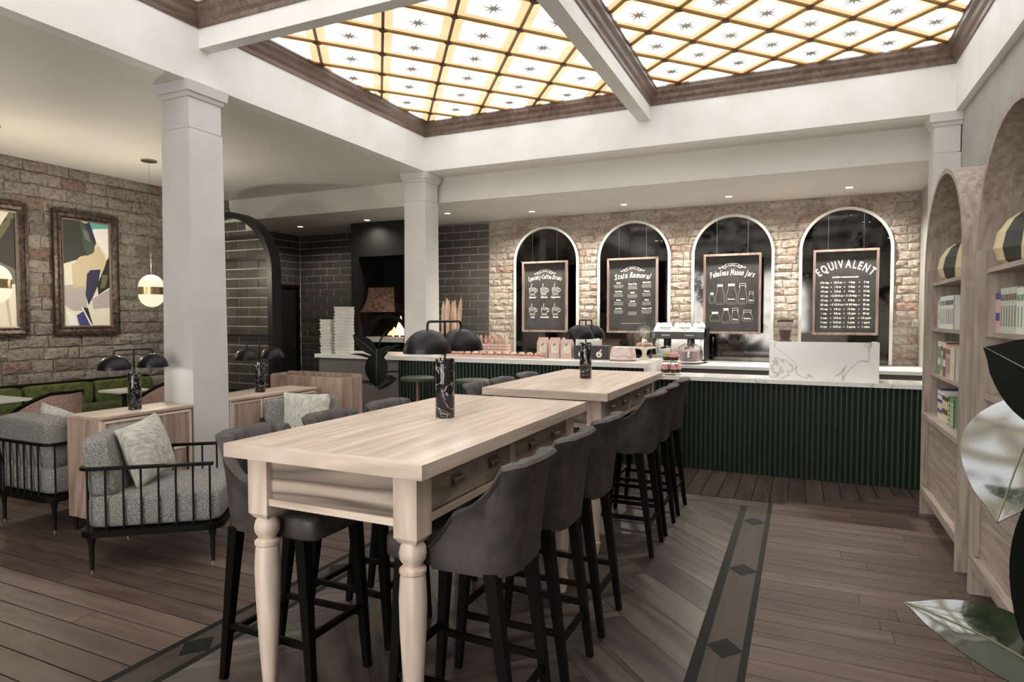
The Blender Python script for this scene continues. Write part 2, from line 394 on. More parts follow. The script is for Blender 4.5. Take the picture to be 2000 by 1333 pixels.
for i in range(-14, 24):
    for j in range(-5, 6):
        # classic herringbone lattice turned by 45 degrees
        u0, v0 = i*HW+j*HL, i*HW-j*HL
        for (a, bb, cw, ch, pm) in ((u0, v0, HL, HW, 'parquet_a'), (u0, v0+HW, HW, HL, 'parquet_b')):
            g = .0012
            q = [(a+g, bb+g), (a+cw-g, bb+g), (a+cw-g, bb+ch-g), (a+g, bb+ch-g)]
            parq([(-1.4+(px-py)*s2, 2.6+(px+py)*s2-1.0) for px, py in q], pm)

# ---- walls with separate bricks
def brick_variants(mat, rough):
    out = []
    for k in range(6):
        r = random.Random(50+k); b_ = B(); nx, nz = 4, 3; rows = []
        for i in range(nz+1):
            row = []
            for j in range(nx+1):
                e = (i in (0, nz)) or (j in (0, nx))
                jx = r.uniform(-.035, .035)*rough if j in (0, nx) else r.uniform(-.06, .06)*rough
                row.append((-.5+j/nx+jx*.6, -(1.0-(.42 if e else 0)*min(1, .25+rough)+r.uniform(-.28, .22)*rough), -.5+i/nz+r.uniform(-.07, .07)*rough))
            rows.append(row)
        b_.grid(rows)
        ring = [i for i in range(nx+1)]+[(nx+1)*i+nx for i in range(1, nz+1)]+[(nx+1)*nz+i for i in range(nx-1, -1, -1)]+[(nx+1)*i for i in range(nz-1, 0, -1)]
        o = len(b_.v)
        for i in ring: p = b_.v[i]; b_.v.append((p[0], 0.3, p[2]))
        m_ = len(ring)
        for i in range(m_): b_.f.append((ring[i], ring[(i+1) % m_], o+(i+1) % m_, o+i)); b_.mi.append(0)
        out.append(b_.data('brick', mat, smooth=False))
    return out
def bricks(parent, face, axis, u0, u1, z0, z1, bl, bh, jt, dep, var, skip=None, seed=1, ragged=0.0):
    """axis 'x': wall faces -Y at y=face; axis 'y': wall faces +X at x=face"""
    r = random.Random(seed); z = z0; row = 0
    while z < z1-.01:
        h = min(bh, z1-z); u = u0; first = True
        while u < u1-.01:
            l = bl*(r.uniform(.70, 1.28) if ragged else 1.0)
            if first: l = l*(.5 if row % 2 else 1.0); first = False
            if ragged and r.random() < .12: l *= .55
            e = min(u+l, u1)
            if u1-e < .05: e = u1
            uc, zc = (u+e)/2, z+h/2
            if not (skip and skip(uc, zc, (e-u)/2, h/2)):
                d = dep*(r.uniform(.6, 1.25) if ragged else 1)
                sc_ = (e-u-jt, d, h-jt*(r.uniform(.8, 1.5) if ragged else 1))
                if axis == 'x': inst('brick', r.choice(var), parent, (uc, face, zc), scale=sc_)
                else: inst('brick', r.choice(var), parent, (face, uc, zc), (0, 0, PI/2), sc_)
            u = e
        z += bh; row += 1
VL, VB, VD = brick_variants('brick_light', 1.0), brick_variants('brick_back', 1.0), brick_variants('brick_dark', .12)
wall_left = struct(box('wall_left', XL-.4, XL-.012, YF, 7.26, 0, HB, 'mortar_shaded'))
bricks(wall_left, XL-.014, 'y', 3.3, 7.255, .56, HB, .33, .1475, .012, .034, VL, seed=4, ragged=1)
wall_left2 = struct(box('wall_left', XL-.4, -8.352, 7.26, YW+.3, 0, 3.02, 'mortar_dark'))
DOOR_Y = (7.75, 8.84)
bricks(wall_left2, -8.352, 'y', 7.262, YW, .55, 3.02, .30, .1225, .014, .012, VD, skip=lambda u, z, a, h: DOOR_Y[0] < u < DOOR_Y[1] and z < 2.06, seed=5)
XS = -4.486
MIR = [.480, -.856, -2.186, -3.520]; MW, MAPEX, MBOT = .522, 2.878, .93
wall_back = struct(box('wall_back', XS, XW+.3, YW+.014, YW+.3, 0, 3.35, 'mortar_light'))
def in_mirror(u, z, a, h):
    for c in MIR:
        r = MW-.05; zc = MAPEX-MW
        if all((abs(uu-c) < r and zz < zc) or ((uu-c)**2+(zz-zc)**2 < r*r and zz >= zc) for uu in (u-a, u+a) for zz in (z-h, z+h)): return True
    return False
bricks(wall_back, YW+.014, 'x', XS, XW, .88, 3.02, .235, .1019, .011, .026, VB, skip=in_mirror, seed=6, ragged=1)
wall_back2 = struct(box('wall_back', -8.75, XS, YW+.012, YW+.3, 0, 3.35, 'mortar_dark'))
FX0, FX1, FY = -6.62, -5.47, 8.23
bricks(wall_back2, YW+.012, 'x', -8.34, XS, .55, 3.02, .305, .1225, .014, .012, VD, skip=lambda u, z, a, h: FX0+.1 < u < FX1-.1 or (z < .9 and u > -6.9), seed=8)
struct(box('wall_right', XW, XW+.3, YF, YW+.3, 0, HB+.9, 'grey_paint'))
struct(box('wall_front', -8.6, XW+.3, YF-.3, YF, 0, HB+.9, 'mortar_light'))
def front_window(n, xc, r=.78, zb=.55, zs=2.05):
    wn = sroot('window_%d' % n, (xc, YF, zb))
    o = [(r, 0)]+[(r*math.cos(PI*k/20), zs-zb+r*math.sin(PI*k/20)) for k in range(21)]+[(-r, 0)]
    i = [((r-.07)/r*p[0], .07 if p[1] <= 0 else (p[1] if p[1] < zs-zb else zs-zb+(p[1]-zs+zb)*(r-.07)/r)) for p in o]
    rows = [[(p[0], 0, p[1]), (p[0], .06, p[1]), (q[0], .06, q[1]), (q[0], 0, q[1])] for p, q in zip(o, i)]
    B().grid(rows, close_u=True, close_v=True).ob('window_frame', 'black_metal', wn)
    B().prism(i, 1, .004, .012).ob('pane', 'day_pane', wn)
    for z in (.5, 1.0, 1.5): B().box(-r+.06, r-.06, .01, .035, z-.015, z+.015).ob('glazing_bar', 'black_metal', wn)
    B().box(-.015, .015, .01, .035, .05, zs-zb+r-.05).ob('glazing_bar', 'black_metal', wn)
for k, xc in enumerate((-3.0, -.75)): front_window(11+k, xc, .95)
# ---- ceilings
struct(box('ceiling', -8.6, XB-.10, YF, 7.25, HB, HB+.12, 'ceiling_paint'))
struct(box('ceiling', XB-.10, XW, YR+.10, 7.25, HB, HB+.12, 'ceiling_paint'))
struct(box('ceiling', -8.75, XW+.3, 7.30, YW+.3, 3.02, 3.14, 'ceiling_paint'))
struct(box('trim_1', -8.6, XW-.002, 7.25, 7.33, 3.019, HB+.05, 'ceiling_paint'))                 # dropped soffit face
WELL = 3.765; XR = 1.215; Y0 = -2.85
tr = sroot('trim_2', (0, 0, HB))
B().box(XB-.12, XB, Y0, YR+.1, -.0005, .62).ob('well_side', 'white_plaster', tr)
B().box(XR, XW-.001, Y0, YR+.1, -.0005, .62).ob('well_side', 'white_plaster', tr)
B().box(XB, XR, YR, YR+.12, -.0005, .62).ob('well_end', 'white_plaster', tr)
B().box(XB-.12, XW, Y0-.35, Y0, -.001, .62).ob('well_end', 'white_plaster', tr)
ybm = [(3.565, 3.672), (.30, .407)]
tb = sroot('trim_3', (0, 0, 3.617))
box('beam', -1.64, -1.506, Y0, YR, 0, .34, 'white_plaster', tb)
for y0, y1 in ybm: box('beam', XB, XR, y0, y1, -.003, .34, 'white_plaster', tb)
struct(box('ceiling', XB-.2, XW+.3, Y0-.4, YR+.3, 4.06, 4.14, 'ceiling_paint'))
# ---- stained glass skylights
PROF = [(0, 3.765), (.012, 3.765), (.016, 3.80), (.035, 3.825), (.045, 3.855), (.070, 3.885), (.078, 3.915), (.085, 3.915), (.085, 3.955), (0, 3.955)]
STAR = []
for k in range(16):
    a = 2*PI*k/16; r_ = (.105 if k % 4 == 0 else .078) if k % 2 == 0 else .026
    STAR.append((r_*math.cos(a), r_*math.sin(a)))
STAR_ME = B().prism(STAR, 2, -.006, 0).data('star', 'glass_star')
ROS = []
for k in range(16): a = 2*PI*k/16; r_ = .036 if k % 4 == 0 else .024; ROS.append((r_*math.cos(a), r_*math.sin(a)))
ROS_ME = B().prism(ROS, 2, -.022, 0).data('rosette', 'bronze_dark')
ZG = 3.935
def skylight(n, x0, x1, y0, y1, o, d1, d2):
    s = sroot('window_%d' % n, ((x0+x1)/2, (y0+y1)/2, 3.765)); cx, cy = (x0+x1)/2, (y0+y1)/2
    # mitred wooden moulding, four lengths
    c = [(x0, y0), (x1, y0), (x1, y1), (x0, y1)]
    for k in range(4):
        a, bq = c[k], c[(k+1) % 4]
        sg = lambda p: (1 if p[0] == x0 else -1, 1 if p[1] == y0 else -1)
        rows = [[(p[0]+sg(p)[0]*t-cx, p[1]+sg(p)[1]*t-cy, z-3.765) for t, z in PROF] for p in (a, bq)]
        b_ = B().grid(rows, close_v=True); b_.f += [tuple(range(len(PROF))), tuple(range(len(PROF), 2*len(PROF)))]; b_.mi += [0, 0]
        b_.ob('wood_moulding', 'skylight_wood', s)
    fx0, fx1, fy0, fy1 = x0+.08, x1-.08, y0+.08, y1-.08
    zz = ZG-3.765
    nodes = set()
    for i in range(-16, 17):
        for j in range(-16, 17):
            q = [(o[0]+(i+a)*d1[0]+(j+e)*d2[0], o[1]+(i+a)*d1[1]+(j+e)*d2[1]) for a, e in ((0, 0), (1, 0), (1, 1), (0, 1))]
            cc = (sum(p[0] for p in q)/4, sum(p[1] for p in q)/4)
            p = clip(q, fx0, fx1, fy0, fy1)
            if not p: continue
            b_ = B(); b_.prism([(t[0]-cx, t[1]-cy) for t in p], 2, zz, zz+.01)
            qi = [(cc[0]+(t[0]-cc[0])*.70, cc[1]+(t[1]-cc[1])*.70) for t in q]; pi = clip(qi, fx0, fx1, fy0, fy1)
            if pi: b_.cur = 1; b_.prism([(t[0]-cx, t[1]-cy) for t in pi], 2, zz-.004, zz+.001)
            if pi and len(p) == 4 and len(pi) == 4:
                b_.cur = 2
                for k_ in range(4):
                    a_, e_ = q[k_], q[(k_+1) % 4]; S_ = lambda t, f: (cc[0]+(t[0]-cc[0])*f-cx, cc[1]+(t[1]-cc[1])*f-cy)
                    b_.prism([S_(a_, .60), S_(e_, .60), S_(e_, .575), S_(a_, .575)], 2, zz-.006, zz-.0035)
            b_.ob('glass_tile', ['glass_amber', 'glass_white', 'glass_amber'], s)
            if fx0+.03 < cc[0] < fx1-.03 and fy0+.03 < cc[1] < fy1-.03:
                inst('star', STAR_ME, s, (cc[0]-cx, cc[1]-cy, zz-.005), (0, 0, math.atan2(d1[1], d1[0])))
            if fx0+.02 < q[0][0] < fx1-.02 and fy0+.02 < q[0][1] < fy1-.02:
                inst('rosette', ROS_ME, s, (q[0][0]-cx, q[0][1]-cy, zz-.003), (0, 0, math.atan2(d1[1], d1[0])))
    for d, e in ((d1, d2), (d2, d1)):
        ln = math.hypot(*d); ux, uy = d[0]/ln, d[1]/ln; nx, ny = -uy*.012, ux*.012
        for j in range(-20, 21):
            p0 = (o[0]+j*e[0], o[1]+j*e[1]); q = [(p0[0]-8*ux+nx, p0[1]-8*uy+ny), (p0[0]-8*ux-nx, p0[1]-8*uy-ny), (p0[0]+8*ux-nx, p0[1]+8*uy-ny), (p0[0]+8*ux+nx, p0[1]+8*uy+ny)]
            p = clip(q, fx0, fx1, fy0, fy1)
            if p: B().prism([(t[0]-cx, t[1]-cy) for t in p], 2, zz-.016, zz-.001).ob('lead_bar', 'bronze_bar', s)
LA = ((-3.535, 4.865), (.378, .437), (-.293, .395)); RA = ((-.588, 6.127), (.316, .345), (-.304, .298))
ys = [(3.672, YR), (.407, 3.565), (Y0, .30)]  # last row is unseen, added for more light from behind the camera
for k, (y0, y1) in enumerate(ys):
    skylight(2*k+1, XB, -1.64, y0, y1, *LA); skylight(2*k+2, -1.506, XR, y0, y1, *RA)
# ---- columns
def column(name, label, x0, y0, wt, wb, z0=0.0, half=False):
    c = thing(name, label, 'column', (x0-wb/2, y0+wb/2, z0), group=None)
    a, t = wb/2, wt/2; H = HB-z0
    B().frustum((0, 0, 0), a, (0, 0, H-.36), t+.006).ob('shaft', 'column_paint', c)
    B().frustum((0, 0, H-.352), t, (0, 0, H-.11), t).ob('neck', 'column_paint', c)
    B().frustum((0, 0, H-.362), t-.008, (0, 0, H-.35), t-.008).ob('neck_joint', 'ceiling_paint', c)
    B().frustum((0, 0, H-.115), t+.012, (0, 0, H-.08), t+.02).frustum((0, 0, H-.08), t+.035, (0, 0, H-.002), t+.045).ob('capital', 'column_paint', c)
    B().frustum((0, 0, 0), a+.02, (0, 0, .16), a+.02).ob('plinth', 'column_paint', c, bevel=.006)
    return c
column('column', 'white square column with moulded capital between the two low wooden cabinets', XB, 3.455, .30, .345)
column('column', 'white square column rising behind the green fluted counter beside the pizza oven', XB, YR, .30, .33)
column('column', 'white column against the grey wall above the arched bookcase', XW-.002, YR, .20, .215)

# ================================================================== bar tables
TX = -1.5
def bar_table(label, y0, y1):
    yc = (y0+y1)/2; hl = (y1-y0)/2; hw = .43
    t = thing('bar_table', label, 'table', (TX, yc, 0))
    B().box(-hw, hw, -hl+.0355, hl-.0355, .990, 1.04).ob('tabletop', 'table_wood_y', t, bevel=.002)
    for sy in (-1, 1): B().box(-hw, hw, sy*(hl-.0175)-.0175, sy*(hl-.0175)+.0175, .990, 1.0402).ob('end_board', 'table_wood_x', t, bevel=.002)
    lx, ly, p = hw-.058-.046, hl-.058-.046, .046
    prof = [(.020, 0), (.024, .02), (.030, .05), (.034, .075), (.026, .085), (.028, .10), (.024, .11), (.036, .28), (.045, .45), (.048, .56), (.044, .63), (.041, .645), (.046, .65), (.046, .662), (.032, .672), (.034, .68), (.044, .695), (.047, .715), (.043, .738), (.034, .752), (.034, .758)]
    for sx in (-1, 1):
        for sy in (-1, 1):
            b_ = B().lathe(prof, 20, sx*lx, sy*ly)
            b_.frustum((sx*lx, sy*ly, .752), p-.014, (sx*lx, sy*ly, .772), p).frustum((sx*lx, sy*ly, .772), p, (sx*lx, sy*ly, .992), p)
            b_.ob('leg', 'table_wood_z', t, smooth=True)
    for sy in (-1, 1):
        B().box(-lx+p, lx-p, sy*(ly+.012)-.01, sy*(ly+.012)+.01, .83, .992).ob('apron', 'apron_wood', t)
        B().box(-lx+p-.002, lx-p+.002, sy*(ly+.02)-.016, sy*(ly+.02)+.016, .806, .832).ob('lower_rail', 'table_wood_x', t, bevel=.003)
    for sx in (-1, 1):
        B().box(sx*(lx+.012)-.008, sx*(lx+.012)+.008, -ly+p, ly-p, .83, .992).ob('apron', 'drawer_wood', t)
        B().box(sx*(lx+.02)-.016, sx*(lx+.02)+.016, -ly+p-.002, ly-p+.002, .806, .832).ob('lower_rail', 'table_wood_y', t, bevel=.003)
        B().box(sx*(lx+.024)-.014, sx*(lx+.024)+.014, -.022, .022, .83, .99).ob('stile', 'table_wood_z', t)
        for sy in (-1, 1):
            a0, a1 = sorted((sy*.030, sy*(ly-p-.008)))
            d = B().box(sx*(lx+.026)-.008, sx*(lx+.026)+.008, a0, a1, .842, .982).ob('drawer', 'drawer_wood', t, bevel=.003)
            for q in (.27, .73):
                yq = a0+(a1-a0)*q; X = sx*(lx+.034)
                b_ = B().box(X-.001, X+.004*sx if sx > 0 else X+.001, yq-.038, yq+.038, .895, .937) if sx > 0 else B().box(X-.004, X+.001, yq-.038, yq+.038, .895, .937)
                cup = [(0, .930), (.012, .928), (.022, .918), (.024, .905), (.020, .905), (.018, .914), (.010, .922), (0, .924)]
                b_.prism([(X+sx*cx_, cz) for cx_, cz in cup], 1, yq-.033, yq+.033)
                b_.ob('cup_pull', 'dark_brass', d)
    return t
bar_table('bleached-wood bar table with turned legs and drawers, farther from the counter', 1.662, 3.332)
bar_table('long bleached-wood bar table with brass drawer pulls, the one next to the green counter', 3.735, 5.405)

# ================================================================== bar stools (local front = +Y)
def make_stool():
    s = thing('bar_stool', 'x', 'bar stool')
    # legs
    for sx in (-1, 1):
        for sy, yt, yb in ((1, .175, .225), (-1, -.175, -.262)):
            B().frustum((sx*(.168 if sy > 0 else .155), yb, 0), .0135, (sx*.155, yt, .655), .023).ob('leg', 'black_wood', s)
    def at(sx, sy, z):
        t = z/.655; yb, yt = (.225, .175) if sy > 0 else (-.262, -.175); xb = .168 if sy > 0 else .155
        return Vector((sx*(xb+(.155-xb)*t), yb+(yt-yb)*t, z))
    def bar(p, q, h=.012, wd=.009):
        d = (q-p).normalized(); n = Vector((-d.y, d.x, 0))*wd
        B().add([p+n-Vector((0, 0, h)), p-n-Vector((0, 0, h)), p-n+Vector((0, 0, h)), p+n+Vector((0, 0, h)), q+n-Vector((0, 0, h)), q-n-Vector((0, 0, h)), q-n+Vector((0, 0, h)), q+n+Vector((0, 0, h))],
                [(0, 1, 2, 3), (7, 6, 5, 4), (0, 4, 5, 1), (1, 5, 6, 2), (2, 6, 7, 3), (3, 7, 4, 0)]).ob('stretcher', 'black_wood', s)
    for sx in (-1, 1): bar(at(sx, 1, .235), at(sx, -1, .235))
    bar(at(-1, 1, .27), at(1, 1, .27)); bar(at(-1, -1, .20), at(1, -1, .20))
    # seat
    softbox(B(), -.183, .183, -.15, .25, .643, .745, r=.22, n=7).ob('seat', 'stool_leather', s, smooth=True)
    # wrap-around back shell
    rows = []; NT = 97
    sp = lambda a, e: math.copysign(abs(a)**e, a)
    for i in range(NT):
        t = -1+2*i/(NT-1); th = t*PI*.5
        # plan curve: rounded U, open to +Y
        if abs(t) < .72:
            a = t/.72*PI*.5; px, py = .178*sp(math.sin(a), .5), -.045-.195*sp(math.cos(a), .5)
        else:
            k = (abs(t)-.72)/.28; px, py = math.copysign(.178+.004*k, t), -.045+k*.085
        d = Vector((px, py+.02)); 
        if abs(t) < .72:
            a = t/.72*PI*.5; nrm = Vector((math.sin(a), -math.cos(a)))
        else: nrm = Vector((math.copysign(1, t), 0))
        at_ = abs(t)
        if at_ < .50: h = 1.03-.012*(at_/.50)**2
        else:
            k = min(1, (at_-.50)/.50); h = .735+(1.018-.735)*(1-k)**1.5*(1+.25*k)
        lean = .045 if at_ < .6 else .045*max(0, 1-(at_-.6)/.35)
        ch = (abs(math.sin(t/.60*PI*2.5)) if at_ < .60 else 0)*.020; h += ch*.15
        th_ = .034+ (0 if at_ < .9 else -.012)
        z0 = .645; ring = []
        hh = h-z0
        for fz, off in ((0, .002), (.25, .006), (.6, .006), (.86, .010), (.93, .022), (.975, .024), (1.0, .012)):
            o = off+lean*(fz**1.6)*hh/.385; ring.append((px+nrm.x*(off+.012*fz), py+nrm.y*off-lean*(fz**1.6)*hh/.385, z0+hh*fz))
        for fz, off in ((1.0, -th_*.5-ch*.5), (.965, -th_*.8-ch), (.85, -th_-ch), (.5, -th_-ch), (.2, -th_-ch*.5), (0, -th_)):
            o = off+lean*(fz**1.6)*hh/.385; ring.append((px+nrm.x*(off+.012*fz), py+nrm.y*off-lean*(fz**1.6)*hh/.385, z0+hh*fz))
        rows.append(ring)
    b_ = B().grid(rows, close_v=True); n = len(rows[0]); b_.f += [tuple(range(n)), tuple(range((NT-1)*n, NT*n))]; b_.mi += [0, 0]
    b_.ob('backrest', 'stool_leather', s, smooth=True)
    return s
stool = make_stool(); first = True
rows_ = {1: (2.006, 2.497, 2.988), 2: (4.078, 4.515, 5.012)}
pos = ['in the stool row, at the table end away from the counter', 'middle one of three along that side', 'at the table end nearer the counter']
for tno, yy in rows_.items():
    tn = 'the bar table beside the green counter' if tno == 2 else 'the bar table farther from the counter'
    for side, sn in ((1, 'bookcase side'), (-1, 'armchair side')):
        for k, yv in enumerate(yy):
            lab = 'grey bar stool, %s of the %s, %s' % (sn, ('table by the counter' if tno == 2 else 'table far from the counter'), ['end away from counter', 'middle of three', 'end nearer counter'][k])
            lx, rz = (TX+side*.405, side*PI/2)
            if first: stool.location = (lx, yv, 0); stool.rotation_euler = (0, 0, rz); stool['label'] = lab; stool['group'] = 'bar stools at the long tables'; first = False
            else: dup(stool, (lx, yv, 0), rz, lab)

# ================================================================== twin-dome table lamps
def make_lamp():
    l = thing('table_lamp', 'x', 'lamp', group='twin-dome table lamps')
    B().lathe([(.042, 0), (.0445, .004), (.0445, .268), (.042, .274)], 32).ob('base', 'black_marble', l, smooth=True)
    B().tube([(0, 0, .27), (0, 0, .445)], .0055, 10).ob('pole', 'black_metal', l, smooth=True)
    arm = []
    for k in range(9): a = PI/2*k/8; arm.append((0, -.152+.018*(1-math.sin(a)), .40+.027+.018*math.sin(a)) if False else (0, -.150+.02*(1-math.cos(a)), .425+.02*math.sin(a)))
    pts = [(0, -.150, .400)]+arm+[(0, -p[1], p[2]) for p in reversed(arm)]+[(0, .150, .400)]
    B().tube(pts, .0058, 10).ob('arm', 'black_metal', l, smooth=True)
    for s in (-1, 1):
        b_ = B(); rows = []; R = .107; H = .105
        for i in range(13):
            a = PI/2*i/12; rows.append([((R*math.cos(a))*math.cos(2*PI*j/36), s*.150+(R*math.cos(a))*math.sin(2*PI*j/36), .305+H*math.sin(a)) for j in range(36)])
        for i in range(12, -1, -1):
            a = PI/2*i/12; rows.append([((R-.004)*math.cos(a)*math.cos(2*PI*j/36), s*.150+(R-.004)*math.cos(a)*math.sin(2*PI*j/36), .3055+(H-.004)*math.sin(a)) for j in range(36)])
        b_.grid(rows, close_v=True, close_u=True); d = b_.ob('dome_shade', 'black_satin', l, smooth=True)
        B().lathe([(.022, .352), (.024, .372), (.016, .40)], 14, 0, s*.150).ob('lamp_holder', 'black_metal', d, smooth=True)
        ll = bpy.data.lights.new('lamp_light', 'POINT'); ll.energy = .9; ll.color = (1, .95, .88); ll.shadow_soft_size = .018
        lo = bpy.data.objects.new('lamp_light', ll); col.objects.link(lo); lo.parent = d; lo.location = (0, s*.150, .334)
    return l
lamp = make_lamp(); CABH = .822
lamp.location = (-1.5, 2.53, 1.04); lamp['label'] = 'black twin-dome lamp on the table with the three brown-legged stools farther from the counter'
lamp['label'] = 'black twin-dome marble lamp on the bar table farther from the counter'
dup(lamp, (-1.5, 4.63, 1.04), 0, 'black twin-dome marble lamp on the bar table beside the green counter')
dup(lamp, (-4.51, 3.10, CABH), 0, 'black twin-dome marble lamp on the low cabinet beside the rattan chairs')
dup(lamp, (-4.51, 4.30, CABH), 0, 'black twin-dome marble lamp on the low cabinet behind the white column')

# ================================================================== low cabinets
def cabinet(label, y0, y1, nd):
    x0, x1 = -4.69, -4.33; yc = (y0+y1)/2; hl = (y1-y0)/2
    c = thing('low_cabinet', label, 'cabinet', ((x0+x1)/2, yc, 0)); hx = .18
    B().box(-hx, hx-.012, -hl, hl, .105, CABH-.022).ob('body', 'cabinet_wood_z', c)
    B().box(-hx-.004, hx+.004, -hl-.003, hl, CABH-.022, CABH).ob('top', 'cabinet_wood_y', c, bevel=.003)
    B().box(hx-.014, hx, -hl, -hl+.02, .105, CABH-.022).ob('edge_strip', 'table_wood_z', c)
    wd = (2*hl-.03)/nd
    for k in range(nd):
        a = -hl+.022+k*wd
        d = B().box(hx-.012, hx-.002, a, a+wd-.012, .12, CABH-.032).ob('door', 'cabinet_wood_z', c)
        fr = .016
        for q in ((a, a+fr, .12, CABH-.032), (a+wd-.012-fr, a+wd-.012, .12, CABH-.032)): B().box(hx-.004, hx+.003, q[0], q[1], q[2], q[3]).ob('door_stile', 'table_wood_z', d)
        for z0 in (.12, .50, CABH-.032-fr): B().box(hx-.004, hx+.003, a+fr, a+wd-.012-fr, z0, z0+fr).ob('door_rail', 'table_wood_y', d)
        hy = a+wd-.03 if k % 2 == 0 else a+.018
        B().box(hx+.002, hx+.02, hy-.006, hy+.006, .47, .56).ob('handle', 'black_metal', d)
    for sx in (-1, 1):
        for sy in (-1, 1): B().lathe([(.009, 0), (.014, .106)], 10, sx*(hx-.03), sy*(hl-.03)).ob('foot', 'black_metal', c, smooth=True)
    return c
cabinet('low wooden two-door cabinet abutting the white column, nearest the rattan chairs', 2.722, 3.452, 2)
cabinet('low wooden cabinet between the white column and the open wooden planter box', 3.805, 4.845, 3)
# wooden box at the end of the cabinets
pb = thing('wooden_box', 'open-topped wooden box of upright boards at the end of the low cabinets', 'planter box', (-4.61, 5.14, 0))
for nm, q in (('front_panel', (-.49, .49, -.14, -.118, .04, .905)), ('back_panel', (-.49, .49, .118, .14, .04, .925)), ('side_panel', (-.49, -.468, -.118, .118, .04, .915)), ('side_panel', (.468, .49, -.118, .118, .04, .905)), ('bottom', (-.47, .47, -.12, .12, 0, .045))):
    B().box(*q).ob(nm, 'cabinet_wood_z', pb, bevel=.002)
B().box(-.465, .465, -.115, .115, .045, .80).ob('soil', 'soil', pb)

# ================================================================== spindle armchairs (local front = +Y, origin = centre on floor)
def make_armchair(pillow=True):
    c = thing('armchair', 'x', 'armchair'); W, D = .335, .375
    # rounded base frame
    def rr(wx, wy, r, n=6):
        out = []
        for cx, cy, a0 in ((wx-r, wy-r, 0), (-wx+r, wy-r, PI/2), (-wx+r, -wy+r, PI), (wx-r, -wy+r, 1.5*PI)):
            for k in range(n+1): a = a0+PI/2*k/n; out.append((cx+r*math.cos(a), cy+r*math.sin(a)))
        return out
    B().prism(rr(W+.02, D+.02, .10), 2, .215, .252).ob('base_frame', 'black_wood', c)
    for sx in (-1, 1):
        for sy in (-1, 1):
            B().lathe([(.010, 0), (.012, .03), (.015, .16), (.018, .168), (.022, .19), (.028, .218)], 14, sx*(W-.03), sy*(D-.045)).ob('leg', 'black_metal', c, smooth=True)
            B().lathe([(.0115, 0), (.0115, .012)], 12, sx*(W-.03), sy*(D-.045)).ob('foot_tip', 'steel', c, smooth=True)
    # top rail: U open to the front
    pl = [p for p in rr(W, D, .05)]
    u = [(W, D-.02)]+[p for p in rr(W, D, .06)[::-1] if p[1] < .25]+[(-W, D-.02)]
    pts = [(W, D-.03, .618), (W, 0, .618)]+[(W-.06+.06*math.cos(a), -D+.06-.06*math.sin(a), .618) for a in [PI/2*k/5 for k in range(6)]]
    pts = pts+[(-p[0], p[1], p[2]) for p in reversed(pts)]
    rows = []
    for i, p in enumerate(pts):
        a = Vector(pts[min(i+1, len(pts)-1)])-Vector(pts[max(i-1, 0)]); a.normalize(); nn = Vector((-a.y, a.x, 0))*.016; q = Vector(p)
        rows.append([q+nn-Vector((0, 0, .009)), q-nn-Vector((0, 0, .009)), q-nn+Vector((0, 0, .009)), q+nn+Vector((0, 0, .009))])
    b_ = B().grid(rows, close_v=True); k = len(rows); b_.f += [(0, 1, 2, 3), (4*k-4, 4*k-3, 4*k-2, 4*k-1)]; b_.mi += [0, 0]
    b_.ob('top_rail', 'black_wood', c)
    spin = B().tube([(0, 0, .25), (0, 0, .612)], .0062, 8).data('spindle', 'black_metal', True)
    for k in range(8):
        for sx in (-1, 1): inst('spindle', spin, c, (sx*W, -D+.04+k*(2*D-.09)/7, 0))
        if 0 < k < 7: inst('spindle', spin, c, (-W+.04+k*(2*W-.08)/7, -D, 0))
    softbox(B(), -W+.014, W-.014, -D+.02, D+.01, .252, .455, r=.16, n=8).ob('seat_cushion', 'tweed', c, smooth=True)
    b_ = softbox(B(), -W+.02, W-.02, -.08, .08, 0, .37, r=.2, n=8)
    bc = b_.ob('back_cushion', 'tweed', c, smooth=True, loc=(0, -D+.115, .43)); bc.rotation_euler = (.14, 0, 0)
    return c
def pillow_obj(label, loc, rz, tilt=.5, roll=.3, s=.21):
    rows = []; n = 14
    for sgn in (1,):
        pass
    b_ = B()
    for sg in (1, -1):
        rows = []
        for i in range(n+1):
            row = []
            for j in range(n+1):
                u, v = -1+2*i/n, -1+2*j/n
                k = (1-u*u)*(1-v*v); pinch = 1-.09*(1-abs(u*v))*0-.07*(1-u*u)*abs(v)**3-.07*(1-v*v)*abs(u)**3
                row.append((u*s*pinch, sg*.075*k**.5, v*s*pinch))
            rows.append(row)
        b_.grid(rows)
    o = b_.ob('throw_pillow', 'pillow_fabric', None, smooth=True)
    o.location = loc; o.rotation_euler = (tilt, roll, rz)
    return tag(o, label, 'pillow', 'throw pillows on the armchairs')
arm = make_armchair(); g_ = 'spindle armchairs around the low cabinets'
e1 = Vector((.785, .62, 0)); e2 = Vector((-.62, .785, 0))
c1 = Vector((-3.79, 2.32, 0))+e1*.33+e2*.305
arm.location = c1; ang = math.atan2(e1.y, e1.x)-PI/2; arm.rotation_euler = (0, 0, ang)
arm['label'] = 'black spindle armchair with grey tweed cushions between the low cabinet and the bar table'; arm['group'] = g_
def on_chair(c, rz, lx, ly, z): return (c[0]+lx*math.cos(rz)-ly*math.sin(rz), c[1]+lx*math.sin(rz)+ly*math.cos(rz), z)
dup(arm, (-5.055, 2.99, 0), 0, 'black spindle armchair with its back to the room beside the end of the low cabinet')
dup(arm, (-3.80, 4.12, 0), -PI*.75+.08, 'black spindle armchair in front of the cabinet behind the white column')
dup(arm, (-5.16, 4.42, 0), PI*.55, 'grey tweed armchair on the banquette side of the cabinet behind the white column')
pillow_obj('pale striped throw pillow on the armchair next to the bar table', on_chair(c1, ang, .02, -.105, .662), ang-.35, .24, .16, .2)
